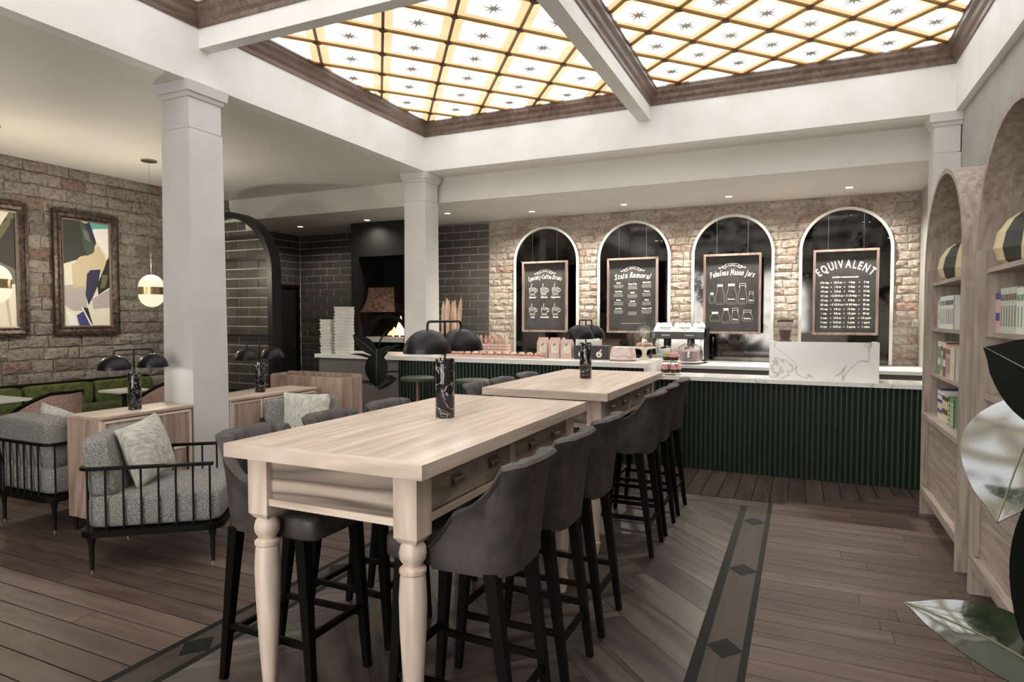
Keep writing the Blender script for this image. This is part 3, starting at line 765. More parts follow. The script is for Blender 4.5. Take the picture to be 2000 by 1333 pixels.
pillow_obj('pale throw pillow on the armchair behind the white column', on_chair((-3.80, 4.12), -PI*.75+.08, -.02, -.135, .655), -PI*.75+.08, .22, -.08, .2)
pillow_obj('pale throw pillow on the armchair with its back to the room', on_chair((-5.055, 2.99), 0, .06, -.135, .66), 0, .22, .16, .2)

# ================================================================== banquette, cafe tables, rattan chairs
bq = thing('banquette', 'long green velvet banquette with channel back along the brick wall', 'banquette', (-7.9, 4.4, 0))
B().box(-.28, .30, -2.6, 1.35, 0, .30).ob('base', 'black_wood', bq)
B().box(-.10, .32, -2.6, 1.35, .30, .46).ob('seat', 'green_velvet', bq, bevel=.03)
B().box(-.285, -.16, -2.6, 1.35, .30, .735).ob('back_frame', 'black_wood', bq)
yy = -2.6; 
while yy < 1.3:
    softbox(B(), -.17, -.05, yy+.01, yy+.775, .45, .72, r=.18, n=6).ob('back_cushion', 'green_velvet', bq, smooth=True); yy += .79
def cafe_table(label, x, y, r):
    t = thing('cafe_table', label, 'table', (x, y, 0), group='small cafe tables')
    B().box(-r, r, -r, r, .712, .735).ob('tabletop', 'table_white', t, bevel=.004)
    B().tube([(0, 0, .02), (0, 0, .712)], .022, 12).ob('pedestal', 'black_metal', t, smooth=True)
    B().lathe([(.20, 0), (.20, .012), (.03, .03)], 24).ob('base', 'black_metal', t, smooth=True)
cafe_table('square white cafe table at the banquette, behind the armchair with its back to the room', -6.95, 3.32, .26)
cafe_table('square white cafe table before the green banquette, behind the lamp on the first cabinet', -6.60, 4.42, .17)
def make_rattan():
    c = thing('rattan_chair', 'x', 'chair'); R = .285
    for sx in (-1, 1):
        for sy in (-1, 1): B().tube([(sx*.20, sy*.20, 0), (sx*.18, sy*.18, .42)], [.011, .016], 10).ob('leg', 'black_wood', c, smooth=True)
    B().lathe([(.25, .40), (.262, .41), (.262, .44), (.25, .47), (.10, .485)], 28).ob('seat', 'tweed', c, smooth=True)
    rows = []; rail = []
    n = 33
    for i in range(n):
        a = -PI*.5+(-1+2*i/(n-1))*PI*.62; k = abs(-1+2*i/(n-1)); h = .835-.27*max(0, (k-.25)/.75)**1.4
        x, y_ = math.cos(a), math.sin(a)
        rows.append([(R*x*.95, R*y_*.95, .40), (R*x*1.04, R*y_*1.04, .6), (R*x*1.08, R*y_*1.08, h), (R*x*1.03, R*y_*1.03, h), (R*x*.99, R*y_*.99, .6), (R*x*.90, R*y_*.90, .40)])
        rail.append((R*x*1.06, R*y_*1.06, h+.008))
    b_ = B().grid(rows, close_v=True); b_.f += [tuple(range(6)), tuple(range(6*n-6, 6*n))]; b_.mi += [0, 0]
    b_.ob('woven_back', 'rattan', c, smooth=True)
    B().tube(rail, .017, 10).ob('top_rail', 'black_wood', c, smooth=True)
    return c
rc = make_rattan(); rc.location = (-6.22, 3.40, 0); rc.rotation_euler = (0, 0, PI/2+.25); rc['group'] = 'rattan tub chairs'
rc['label'] = 'woven rattan tub chair behind the armchair that has its back to the room'
dup(rc, (-6.20, 4.55, 0), PI/2+.15, 'woven rattan tub chair with black top rail partly behind the white column')

# ================================================================== pictures on the brick wall (local: x along wall +Y, z up; faces +X)
def picture(label, yc, zc, art):
    p = thing('framed_picture', label, 'picture', (XL+.016, yc, zc)); hy, hz = .395, .762
    prof = [(0, 0), (0, .055), (.03, .06), (.04, .045), (.075, .035), (.085, .045), (.105, .03), (.105, 0)]
    c = [(-hy, -hz), (hy, -hz), (hy, hz), (-hy, hz)]
    for k in range(4):
        a, q = c[k], c[(k+1) % 4]; s_ = lambda t: (-math.copysign(1, t[0]), -math.copysign(1, t[1]))
        rows = [[(d, t[0]+s_(t)[0]*o, t[1]+s_(t)[1]*o) for o, d in prof] for t in (a, q)]
        b_ = B().grid(rows, close_v=True); b_.f += [tuple(range(len(prof))), tuple(range(len(prof), 2*len(prof)))]; b_.mi += [0, 0]
        b_.ob('frame_rail', 'picture_frame', p)
    for k in range(4):
        a, q = c[k], c[(k+1) % 4]; s_ = lambda t: (-math.copysign(1, t[0]), -math.copysign(1, t[1]))
        rows = [[(d, t[0]+s_(t)[0]*o, t[1]+s_(t)[1]*o) for o, d in ((.1, .02), (.1, .037), (.116, .034), (.116, .02))] for t in (a, q)]
        B().grid(rows, close_v=True).ob('gilt_slip', 'picture_frame_gilt', p)
    cv = B().box(.004, .02, -hy+.1, hy-.1, -hz+.1, hz-.1).ob('canvas', art[0], p)
    W_, H_ = hy-.112, hz-.112
    for k, (m, poly) in enumerate(art[1]):
        B().prism([((u*2-1)*W_, (1-v*2)*H_) for u, v in poly], 0, .0203+.0004*k, .0208+.0004*k).ob('painted_shape', m, cv)
A2 = ('art_cream', [
    ('art_grey', [(0, .62), (.45, .60), (.5, .85), (.2, .86), (0, .8)]), ('art_white', [(.62, .03), (1, .03), (1, .32), (.80, .22), (.62, .10)]),
    ('art_tan', [(.18, .42), (.55, .28), (.78, .22), (.95, .36), (.85, .5), (.6, .48), (.48, .62), (.2, .64)]),
    ('art_grey', [(.6, .74), (1, .64), (1, .82), (.62, .84)]),
    ('art_dark', [(0, 0), (.36, 0), (.5, .32), (.36, .34), (.3, .37), (0, .42)]),
    ('art_green', [(.36, 0), (.52, .02), (.70, .20), (.66, .29), (.5, .33), (.44, .22)]),
    ('art_mid', [(.42, .06), (.54, .10), (.6, .20), (.47, .16)]), ('art_teal', [(.55, 0), (1, 0), (1, .04), (.68, .06), (.62, .08)]),
    ('art_navy', [(.48, .02), (.58, .0), (.70, .16), (.72, .22), (.64, .18)]),
    ('art_navy', [(.50, .5), (.58, .46), (.80, .45), (.74, .6), (.62, .72), (.52, .80), (.46, .70)]),
    ('art_black', [(1, .32), (1, .62), (.74, .70), (.72, .6), (.88, .44), (.94, .36)]), ('art_olive', [(.84, .5), (.97, .5), (.9, .62), (.78, .64)]),
    ('art_white', [(.02, .84), (.2, .9), (.28, 1), (.1, 1)]), ('art_blue', [(.26, .9), (.40, .86), (.56, 1), (.32, 1)]),
    ('art_black', [(.36, .82), (.50, .83), (.60, .99), (.52, .97)]), ('art_white', [(.36, .82), (.39, .82), (.59, 1.0), (.55, 1.0)])])
A1 = ('art_mid', [('art_cream', [(.0, .72), (.5, .70), (.98, .62), (1, 1), (0, 1)]), ('art_dark', [(.5, .08), (1, .05), (1, .5), (.55, .4)]),
    ('art_cream', [(.45, 0), (.9, .0), (.75, .12), (.6, .2), (.5, .3)]), ('art_olive', [(.55, .22), (.95, .02), (.9, .12), (.66, .3)]),
    ('art_grey', [(.1, .1), (.4, .1), (.5, .6), (.2, .65)]), ('art_tan', [(.78, .7), (.84, .7), (.9, 1), (.86, 1)])])
picture('tall framed abstract of dark, cream and blue torn shapes on the brick wall', 5.02, 2.055, A2)
picture('tall framed abstract with feathered cream tuft and grey field on the brick wall', 3.95, 2.05, A1)

# ================================================================== pendant globes
def pendant(label, x, y, zc):
    p = thing('pendant_lamp', label, 'pendant lamp', (x, y, zc), group='globe pendants over the banquette tables'); top = HB-zc
    B().lathe([(.085, top-.016), (.085, top-.001)], 24).ob('ceiling_plate', 'dark_brass', p, smooth=True)
    B().tube([(0, 0, .14), (0, 0, top-.01)], .0025, 6).ob('cord', 'dark_brass', p)
    R = .138
    for sg in (1, -1):
        pr = [(R*math.cos(a), sg*(.045+.145*math.sin(a))) for a in [PI/2*k/10*.999 for k in range(11)]]
        B().lathe(pr, 28).ob('glass_globe', 'globe_light', p, smooth=True)
    pl = bpy.data.lights.new('pendant_light', 'POINT'); pl.energy = 42.0; pl.color = (1, .9, .72); pl.shadow_soft_size = .06
    po = bpy.data.objects.new('pendant_light', pl); col.objects.link(po); po.parent = p; po.location = (0, 0, .30)
    B().lathe([(R-.012, -.042), (R-.004, -.040), (R-.004, .040), (R-.012, .042)], 32).ob('brass_band', 'brass', p, smooth=True)
    B().lathe([(R-.001, -.043), (R+.003, -.043), (R+.003, -.037), (R-.001, -.037)], 32).lathe([(R-.001, .037), (R+.003, .037), (R+.003, .043), (R-.001, .043)], 32).ob('band_rim', 'brass', p, smooth=True)
pendant('brass-banded glowing globe pendant hanging between the tall picture and the white column', -6.96, 5.018, 1.82)
pendant('brass-banded glowing globe pendant hanging before the tall picture with the cream tuft', -7.04, 3.46, 1.83)

# ================================================================== black arched screen with brick infill
def arch_pts(r, zc, zb, n=24, cx=0.0):
    return [(cx+r, zb)]+[(cx+r*math.cos(PI*k/n), zc+r*math.sin(PI*k/n)) for k in range(n+1)]+[(cx-r, zb)]
def arch_ring(b_, ro, ri, zc, zb, y0, y1, n=28, rz=None):
    o, i = arch_pts(ro, zc, zb, n), arch_pts(ri, zc, zb, n); rows = []
    for p, q in zip(o, i): rows.append([(p[0], y0, p[1]), (p[0], y1, p[1]), (q[0], y1, q[1]), (q[0], y0, q[1])])
    b_.grid(rows, close_v=True); m_ = len(rows)*4; b_.f += [(0, 1, 2, 3), (m_-4, m_-3, m_-2, m_-1)]; b_.mi += [0, 0]
    return b_
AS = thing('arched_screen', 'tall black steel arched screen with glazed panes over dark brick', 'screen', (-6.87, 6.0, 0))
AR, AZ = .80, 2.085
arch_ring(B(), AR, AR-.075, AZ, 0, 0, .16).ob('arch_frame', 'black_metal', AS)
for z in (.55, 1.275, 2.262, 2.53):
    hw = AR-.05 if z < AZ else math.sqrt((AR-.05)**2-(z-AZ)**2)
    box('glazing_bar', -hw, hw, .008, .04, z-.017, z+.017, 'black_metal', AS)
zs = [0.02, .55, 1.275, 2.262, 2.53, AZ+AR-.06]
for k in range(5):
    z0, z1 = zs[k]+.01, zs[k+1]-.01; poly = []
    for t in range(9):
        z = z0+(z1-z0)*t/8; hw = AR-.07 if z < AZ else math.sqrt(max(0, (AR-.07)**2-(z-AZ)**2)); poly.append((hw, z))
    poly = poly+[(-p[0], p[1]) for p in reversed(poly)]
    B().prism(poly, 1, .022, .026).ob('pane', 'screen_glass', AS)
inf = B().prism(arch_pts(AR-.07, AZ, .0), 1, .115, .15).ob('brick_infill', 'mortar_dark', AS)
def inside(u, z): return (abs(u) < AR-.085 and z < AZ) or (u*u+(z-AZ)**2 < (AR-.085)**2)
z = .02; row = 0
while z < AZ+AR:
    u = -.80-(row % 2)*.18
    while u < .8:
        a0, a1 = u+.008, u+.352
        hw = AR-.08 if z+.12 < AZ else math.sqrt(max(0, (AR-.08)**2-(z+.12-AZ)**2))
        a0, a1 = max(a0, -hw), min(a1, hw)
        if a1-a0 > .03: inst('brick', VD[(row*3+int(u*10)) % 6], inf, ((a0+a1)/2, .115, z+.061), scale=(a1-a0, .012, .112))
        u += .36
    z += .125; row += 1
# ---- dark doorway in the back corner
dr = sroot('door_1', (-8.35, (DOOR_Y[0]+DOOR_Y[1])/2, 0)); dh = (DOOR_Y[1]-DOOR_Y[0])/2
B().box(-.03, .02, -dh+.03, dh-.03, .01, 2.03).ob('door_leaf', 'soot', dr)
for s in (-1, 1): B().box(-.03, .04, s*dh-.04, s*dh+.04, 0, 2.09).ob('jamb', 'black_satin', dr)
B().box(-.03, .04, -dh, dh, 2.03, 2.09).ob('door_head', 'black_satin', dr)
B().tube([(.05, dh-.12, .95), (.05, dh-.12, 1.15)], .01).ob('door_handle', 'steel', dr, smooth=True)

# ================================================================== pizza oven in its black chimney breast
ov = thing('pizza_oven', 'black chimney breast with copper hood and lit wood-fired oven opening', 'oven', ((FX0+FX1)/2, FY, 0)); hw = (FX1-FX0)/2; dp = YW-FY
ox0, ox1 = -hw+.14, hw-.14; oz0, oz1 = 1.02, 2.48
B().box(-hw, ox0, 0, dp, 0, 3.018).box(ox1, hw, 0, dp, 0, 3.018).box(ox0, ox1, 0, dp, oz1, 3.018).box(ox0, ox1, 0, dp, 0, oz0).ob('chimney_breast', 'black_plaster', ov)
B().box(ox0, ox1, dp-.03, dp-.005, oz0, oz1).ob('firebox_back', 'soot', ov)
b_ = B(); rows = []
for k in range(9):
    t = k/8; z = 1.60+.39*t; wdt = .335-.085*(1-(1-t)**2.2); d0 = .03+.10*(1-(1-t)**2.2)
    rows.append([(-wdt, d0, z), (wdt, d0, z), (wdt, dp-.2, z), (-wdt, dp-.2, z)])
b_.grid(rows, close_v=True); b_.f.append(tuple(range(32, 36))); b_.mi.append(0)
hd = b_.ob('hood', 'hammered_copper', ov, smooth=True); hd.location = (-.09, 0, 0)
B().box(ox0, ox1, .01, dp-.05, 1.12, 1.20).ob('hearth', 'counter_white', ov)
b_ = B(); rows = []
for i in range(9):
    a = PI*i/8; rows.append([(.42*math.cos(a), .16+.02*j, 1.20+.38*math.sin(a)) for j in range(2)]+[(.36*math.cos(a), .16+.02, 1.20+.31*math.sin(a)), (.36*math.cos(a), .16, 1.20+.31*math.sin(a))])
b_.grid(rows, close_v=True); b_.ob('oven_mouth', 'dark_steel', ov, smooth=True)
for k, (fx, fz, h, m_) in enumerate(((.04, 0, .16, 'fire'), (.10, 0, .24, 'fire'), (.17, 0, .34, 'fire_core'), (.24, 0, .30, 'fire_core'), (.30, 0, .20, 'fire'), (-.05, 0, .10, 'fire'))):
    B().lathe([(.03, 1.201), (.062, 1.201+h*.25), (.045, 1.201+h*.55), (.018, 1.201+h*.85), (.002, 1.201+h)], 9, fx, .30+.04*(k % 2)).ob('flame', m_, ov, smooth=True)
for k in range(3): B().tube([(-.05+.12*k, .26, 1.20), (.18+.10*k, .34, 1.20)], .022, 8).ob('log', 'soot', ov, smooth=True)

# ================================================================== counters
def flutes(parent, x0, x1, yf, z0, z1, r=.021, pitch=.0455):
    n_ = 8; b_ = B(); rows = []
    for z in (z0, z1): rows.append([(r*math.cos(PI+PI*k/n_), r*math.sin(PI+PI*k/n_), z) for k in range(n_+1)])
    b_.grid(rows); b_.f.append(tuple(range(n_+1, 2*n_+2))); b_.mi.append(0)
    me = b_.data('flute', 'green_flute', True); n = int((x1-x0)/pitch)
    for k in range(n): inst('flute', me, parent, (x0+pitch*(k+.5), yf, 0))
CL = thing('serving_counter', 'tall white-topped counter with grey end and green fluted front before the oven', 'counter', (-3.55, 6.35, 0))
LX0, LX1 = -5.66+3.55, -1.44+3.55; GX = -4.435+3.55
B().box(LX0, GX, .03, .462, 0, .995).ob('grey_panel', 'counter_grey', CL)
B().box(GX, LX1, .05, .462, 0, .995).ob('body', 'green_flute_back', CL)
flutes(CL, GX, LX1, .05, .0, .993)
B().box(LX0-.04, XB-.335-.01+3.55, -.01, .80, .995, 1.043).box(XB-.345+3.55, XB+.01+3.55, -.01, .475, .995, 1.043).box(XB+.01+3.55, LX1+.02, -.01, .80, .995, 1.043).ob('worktop', 'counter_white', CL)
B().box(LX1, LX1+.02, -.01, .80, 0, .995).ob('end_panel', 'counter_white', CL)
CR = thing('display_counter', 'low marble-topped counter with dark green fluted front beside the bookcases', 'counter', (-.1, 6.42, 0))
RX0, RX1 = -1.415+.1, XW-.004+.1
B().box(RX0, RX1, .04, .40, 0, .885).ob('body', 'green_flute_back', CR)
flutes(CR, RX0, RX1, .04, 0, .883)
B().box(RX0, RX1, -.03, .415, .885, .925).ob('worktop', 'white_marble', CR, bevel=.003)
mb = thing('marble_screen', 'white veined marble upstand screening the till on the display counter', 'marble screen', (.18, 6.56, .925))
B().box(-.46, .46, -.022, .022, 0, .352).ob('front_slab', 'white_marble', mb, bevel=.002)
for s in (-1, 1): B().box(s*.44-.02, s*.44+.02, .022, .28, 0, .352).ob('side_slab', 'white_marble', mb, bevel=.002)
CB = thing('back_counter', 'white-topped grey counter running under the arched mirrors', 'counter', (-1.6, 7.95, 0))
B().box(-2.85, 2.86, .06, .92, .08, .885).ob('body', 'counter_grey', CB)
B().box(-2.88, 2.868, 0, .945, .885, .925).ob('worktop', 'counter_white', CB, bevel=.003)
B().box(-2.80, 2.82, .10, .9, 0, .08).ob('toe_kick', 'soot', CB)

# ================================================================== arched mirrors and hanging chalkboards
def mirror(label, x):
    m_ = thing('arched_mirror', label, 'mirror', (x, YW-.018, MBOT), group='arched mirrors over the back counter')
    zc = MAPEX-MW-MBOT
    arch_ring(B(), MW, MW-.035, zc, 0, -.022, .012).ob('frame', 'frame_white', m_, smooth=True)
    B().prism(arch_pts(MW-.03, zc, 0.0, 40), 1, -.004, .006).ob('mirror_glass', 'antique_mirror', m_)
def ribbon(b_, pts, wd, closed=False):
    pts = [Vector((p[0], 0, p[1])) for p in pts]; n = len(pts); rows = []
    for i, p in enumerate(pts):
        a = pts[(i+1) % n] if closed else pts[min(i+1, n-1)]; c = pts[(i-1) % n] if closed else pts[max(i-1, 0)]
        d = (a-c); d = d.normalized() if d.length else Vector((1, 0, 0)); q = Vector((-d.z, 0, d.x))*wd/2
        rows.append([p+q, p-q])
    return b_.grid(rows, close_u=closed)
def text(body, size, x, z, parent, mat='chalk', align='CENTER', shear=0.0, bold=0.0, name='lettering', rot=0.0, sx=1.0):
    cu = bpy.data.curves.new('t', 'FONT'); cu.body = body; cu.size = size; cu.align_x = align; cu.shear = shear; cu.offset = bold; cu.resolution_u = 2
    o = bpy.data.objects.new('t', cu)
    me = bpy.data.meshes.new_from_object(o)
    bpy.data.objects.remove(o); bpy.data.curves.remove(cu)
    me.name = name; me.materials.clear(); me.materials.append(M[mat])
    me.transform(Matrix.Rotation(PI/2, 4, 'X') @ Matrix.Rotation(rot, 4, 'Z') @ Matrix.Diagonal((sx, 1, 1, 1)))
    p = bpy.data.objects.new(name, me); col.objects.link(p); p.parent = parent; p.location = (x, 0, z)
    return p
BW, BH = .352, .515
def board(label, x, draw):
    b0 = thing('chalkboard_sign', label, 'chalkboard', (x, 8.6, 1.812)); fr = .028
    for q in ((-BW, BW, BH-fr, BH), (-BW, BW, -BH, -BH+fr)): B().box(q[0], q[1], -.028, .02, q[2], q[3]).ob('frame_rail', 'board_frame', b0, bevel=.003)
    for s in (-1, 1): B().box(s*(BW-fr/2)-fr/2, s*(BW-fr/2)+fr/2, -.028, .02, -BH+fr, BH-fr).ob('frame_rail', 'board_frame', b0, bevel=.003)
    pn = B().box(-BW+fr, BW-fr, .008, .016, -BH+fr, BH-fr).ob('slate', 'chalkboard', b0)
    for s in (-.19, .19): B().tube([(s, 0, BH-.005), (s, 0, 3.02-1.812)], .0016, 5).ob('hanging_wire', 'steel', b0)
    ar = bpy.data.objects.new('chalk_artwork', B().box(-.001, .001, .0072, .0078, -.001, .001).data('chalk_artwork', 'chalk')); col.objects.link(ar); ar.parent = b0
    ar.location = (0, .0068, 0); draw(ar)
def arc_text(body, size, R, zc, parent, shear=0, bold=.004, maxw=None, sx=1.0, name='lettering', gap=.10):
    items = []
    for ch in body:
        if ch == ' ': items.append((None, size*.32*sx)); continue
        o = text(ch, size, 0, 0, parent, bold=bold, shear=shear, sx=sx, name=name)
        xs = [v.co.x for v in o.data.vertices]; m_ = (min(xs)+max(xs))/2
        o.data.transform(Matrix.Translation((-m_, 0, 0))); items.append((o, max(xs)-min(xs)+gap*size))
    tot = sum(i_[1] for i_ in items); f = min(1.0, maxw/tot) if maxw else 1.0
    a = PI/2+tot*f/2/R
    for o, wd in items:
        aa = a-wd*f/2/R
        if o:
            o.data.transform(Matrix.Rotation(-(aa-PI/2), 4, 'Y') @ Matrix.Diagonal((f, 1, 1, 1))); o.location = (R*math.cos(aa), 0, zc+R*math.sin(aa))
        a -= wd*f/R
def flourish(p, z):
    b_ = B()
    for s in (-1, 1):
        ribbon(b_, [(s*(.02+.135*t), z-.035*t*t+.012*math.sin(t*9)) for t in [k/12 for k in range(13)]], .007)
        ribbon(b_, [(s*(.01+.10*t), z+.035-.03*t*t-.008*math.sin(t*8)) for t in [k/10 for k in range(11)]], .006)
        for t in (.3, .6, .9): ribbon(b_, [(s*(.03+.13*t), z-.035*t*t), (s*(.05+.13*t), z+.012-.035*t*t), (s*(.035+.13*t), z+.02-.035*t*t)], .006)
    ribbon(b_, [(-.06, z+.03), (0, z+.042), (.06, z+.03)], .008); ribbon(b_, [(-.06, z+.004), (0, z+.014), (.06, z+.004)], .008)
    b_.ob('chalk_flourish', 'chalk', p)
    text('the', .022, 0, z+.014, p, bold=.0008, shear=.3)
def cup(p, x, z, k):
    b_ = B()
    ribbon(b_, [(x-.055, z+.035), (x-.055, z-.02), (x-.04, z-.045), (x+.02, z-.045), (x+.038, z-.02), (x+.038, z+.035)], .006)
    ribbon(b_, [(x-.008+.047*math.cos(a), z+.035+.010*math.sin(a)) for a in [2*PI*t/16 for t in range(16)]], .005, True)
    ribbon(b_, [(x+.038, z+.03), (x+.065, z+.022), (x+.068, z-.005), (x+.038, z-.025)], .008)
    ribbon(b_, [(x-.055, z-.062), (x+.04, z-.062)], .006)
    ribbon(b_, [(x-.02, z+.055), (x-.03, z+.07), (x-.014, z+.085), (x-.018, z+.105)], .007)
    for q in range(k): ribbon(b_, [(x-.045, z+.012-.017*q), (x+.028, z+.012-.017*q)], .005)
    b_.ob('chalk_cup', 'chalk', p)
def board_coffee(p):
    flourish(p, .355)
    arc_text('Specialty Coffee Drinks', .085, 1.0, .262-1.0, p, shear=.35, bold=.002, maxw=.52, gap=.03)
    for (x, z, k, n) in ((-.19, .09, 2, 'Espresso'), (-.01, .09, 4, 'Affogato'), (.17, .09, 3, 'Cappuccino'), (-.19, -.20, 2, 'Latte'), (0, -.20, 1, 'Americano'), (.17, -.20, 2, 'Mocha')):
        cup(p, x, z, k); text(n, .036, x-.005, z-.107, p, bold=.0016, shear=.3, sx=.85)
def board_stain(p):
    flourish(p, .355)
    arc_text('Stain Removal', .105, 1.0, .245-1.0, p, shear=.35, bold=.003, maxw=.50, gap=.03)
    rr_ = random.Random(2); heads = [['Blood', 'Red Wine', 'Butter', 'Ink & Pen'], ['Grass & Tea', 'Coffee', 'Lipstick', ''], ['Mud & Dirt', 'Tomato', 'Gravy', 'Grease & Oil']]
    for c in range(3):
        for r in range(4):
            x, z = -.195+.195*c, .165-.118*r-(.018 if c == 1 else 0)
            if heads[c][r]: text(heads[c][r], .030, x, z, p, bold=.0016, shear=.3, sx=.8)
            b_ = B()
            for q in range(3):
                hw_ = .066+rr_.uniform(-.012, .006); ribbon(b_, [(x-hw_, z-.022-.017*q), (x+hw_, z-.022-.017*q)], .009)
            b_.ob('chalk_lines', 'chalk_dim', p)
    b_ = B(); ribbon(b_, [(-.16, -.385), (.13, -.385)], .008); b_.ob('chalk_lines', 'chalk_dim', p)
def jar(p, x, z, w_, h, lid, tx=''):
    b_ = B(); n = .62*w_; s_ = z+h*.78
    ribbon(b_, [(x-n, z+h), (x-n, s_+.01), (x-w_, s_-.05*h/.2), (x-w_, z+.015), (x-w_*.8, z), (x+w_*.8, z), (x+w_, z+.015), (x+w_, s_-.05*h/.2), (x+n, s_+.01), (x+n, z+h)], .0045)
    ribbon(b_, [(x-w_*.7, z+.02), (x+w_*.7, z+.02)], .003)
    b_.ob('chalk_jar', 'chalk_dim', p)
    b_ = B(); zl = z+h
    if lid: b_.add([(x-n*1.05, 0, zl-.004), (x+n*1.05, 0, zl-.004), (x+n*1.05, 0, zl+.026), (x-n*1.05, 0, zl+.026)], [(0, 1, 2, 3)])
    else:
        ribbon(b_, [(x-n*1.1, zl), (x+n*1.1, zl), (x+n*1.1, zl+.026), (x-n*1.1, zl+.026)], .005, True); ribbon(b_, [(x-n*1.15, zl-.03), (x-n*1.15, zl+.03)], .005); ribbon(b_, [(x+n*1.15, zl-.03), (x+n*1.15, zl+.03)], .005)
    b_.ob('chalk_lid', 'chalk', p)
    if tx: text(tx, .024, x, z+h*.24, p, bold=.0012)
def board_jars(p):
    flourish(p, .355)
    arc_text('Fabulous Mason Jars', .10, 1.0, .245-1.0, p, shear=.35, bold=.003, maxw=.54, gap=.03)
    for a in ((-.245, -.12, .03, .115, 1, ''), (-.145, -.135, .052, .235, 1, ''), (-.005, -.13, .062, .235, 1, 'Preserve'), (.13, -.13, .052, .235, 0, 'Pickle'), (.235, -.12, .034, .12, 0, 'Spice'),
              (-.205, -.355, .062, .10, 1, ''), (-.07, -.375, .048, .165, 1, ''), (.045, -.375, .046, .165, 0, 'Honey'), (.19, -.35, .062, .115, 0, 'Preserve')): jar(p, *a)
def board_equiv(p):
    arc_text('EQUIVALENT', .135, .43, -.135, p, bold=.003, maxw=.62, sx=.78, gap=.13)
    text('cooking measurements', .030, 0, .175, p, bold=.0012)
    T = ['1/16 cup|1/2 fl oz|1 tbsp|3 tsp', '1/8 cup|1 fl oz|2 tbsp|6 tsp', '1/4 cup|2 fl oz|4 tbsp|12 tsp', '1/3 cup|2 2/3 fl oz|5 1/3 tbsp|16 tsp', '1/2 cup|4 fl oz|8 tbsp|24 tsp', '2/3 cup|5 1/3 fl oz|10 2/3 tbsp|32 tsp',
         '3/4 cup|6 fl oz|12 tbsp|36 tsp', '1 cup|8 fl oz|1/2 pint|48 tsp', '2 cups|16 fl oz|1 pint|1/2 quart', '4 cups|32 fl oz|2 pints|1 quart', '8 cups|64 fl oz|2 quarts|1 gallon']
    for r, row in enumerate(T):
        z = .108-.0535*r
        for c, s in enumerate(row.split('|')): text(s, .034, (-.225, -.08, .07, .225)[c], z, p, bold=.0014, sx=.82)
        for xq in (-.15, -.007, .15): text('=', .026, xq, z, p, bold=.001)
board('wood-framed hanging chalkboard drawn with steaming coffee cups', -3.413, board_coffee)
board('wood-framed hanging chalkboard titled Stain Removal with columns of text', -2.122, board_stain)
board('wood-framed hanging chalkboard drawn with mason jars', -.826, board_jars)
board('wood-framed hanging chalkboard headed EQUIVALENT with a table of measurements', .467, board_equiv)
for x, nm in zip(MIR, ('EQUIVALENT chalkboard', 'mason jar chalkboard', 'Stain Removal chalkboard', 'coffee cup chalkboard')):
    mirror('white-framed arched antique mirror behind the '+nm, x)

# ================================================================== recessed downlights
dls = [(x, 8.37, 'the '+n+' chalkboard') for x, n in zip(MIR, ('EQUIVALENT', 'mason jar', 'Stain Removal', 'coffee cup'))]+[(-7.6, 8.15, 'the black doorway'), (-6.145, 8.03, 'the pizza oven'), (-4.69, 8.0, 'the baguette basket')]
for k, (x, y, n) in enumerate(dls):
    d = thing('downlight', 'small round recessed downlight in the low ceiling above '+n, 'downlight', (x, y, 3.02), group='recessed downlights over the counter')
    B().lathe([(.058, -.004), (.058, 0), (.044, 0), (.044, -.004)], 24, cap=False).ob('rim', 'frame_white', d)
    B().lathe([(.044, -.002), (.044, -.0005)], 20).ob('lens', 'lens_light', d)
    ld = bpy.data.lights.new('downlight_beam', 'SPOT'); ld.energy = DOWN_W*(3.0 if k < 4 else (.35 if k == 5 else .8)); ld.spot_size = math.radians(150); ld.spot_blend = 1.0; ld.color = (1, .91, .80); ld.shadow_soft_size = .05
    lo = bpy.data.objects.new('downlight_beam', ld); col.objects.link(lo); lo.parent = d; lo.location = (0, 0, -.02)

ORD = ['first', 'second', 'third', 'fourth', 'fifth', 'sixth', 'seventh', 'eighth', 'ninth', 'tenth', 'eleventh', 'twelfth', 'thirteenth', 'fourteenth', 'fifteenth']
# ================================================================== goods on the tall counter
ZC = 1.043
PZ = B().box(-.080, .080, -.09, .09, 0, .026).box(-.088, .088, -.098, .09, .022, .0385).data('pizza_box', 'pizza_box')
for si, (x, y, n, nm) in enumerate(((-5.56, 6.48, 11, 'shorter'), (-5.345, 6.50, 15, 'taller'))):
    for k in range(n):
        o = bpy.data.objects.new('pizza_box', PZ); col.objects.link(o); r_ = random.Random(si*40+k)
        o.location = (x+r_.uniform(-.006, .006), y+r_.uniform(-.006, .006), ZC+.0402*k); o.rotation_euler = (0, 0, r_.uniform(-.03, .03))
        tag(o, 'white pizza box, %s from the bottom of the %s stack beside the pizza oven' % (ORD[k], nm), 'pizza box', 'pizza boxes in the %s stack' % nm)
def loaf(name, label, loc, rot, L_, R_, mat, group, squash=.8):
    rows = []
    for i in range(11):
        t = -1+2*i/10; r = R_*max(.04, (1-abs(t)**2.6))**.55; rows.append([(r*math.cos(2*PI*k/10), t*L_/2, squash*r*math.sin(2*PI*k/10)+.0) for k in range(10)])
    o = B().grid(rows, close_v=True).ob(name, mat, None, smooth=True); o.location = loc; o.rotation_euler = rot
    return tag(o, label, 'bread', group)
bk = thing('bread_basket', 'tall round wicker basket holding upright baguettes on the tall counter', 'basket', (-3.95, 6.80, ZC))
B().lathe([(.12, 0), (.135, .12), (.15, .27), (.14, .27), (.125, .12), (.11, .01)], 20).ob('basket_body', 'basket', bk, smooth=True)
B().tube([(.148*math.cos(2*PI*k/20), .148*math.sin(2*PI*k/20), .27) for k in range(21)], .012, 6).ob('rim', 'basket', bk, smooth=True)
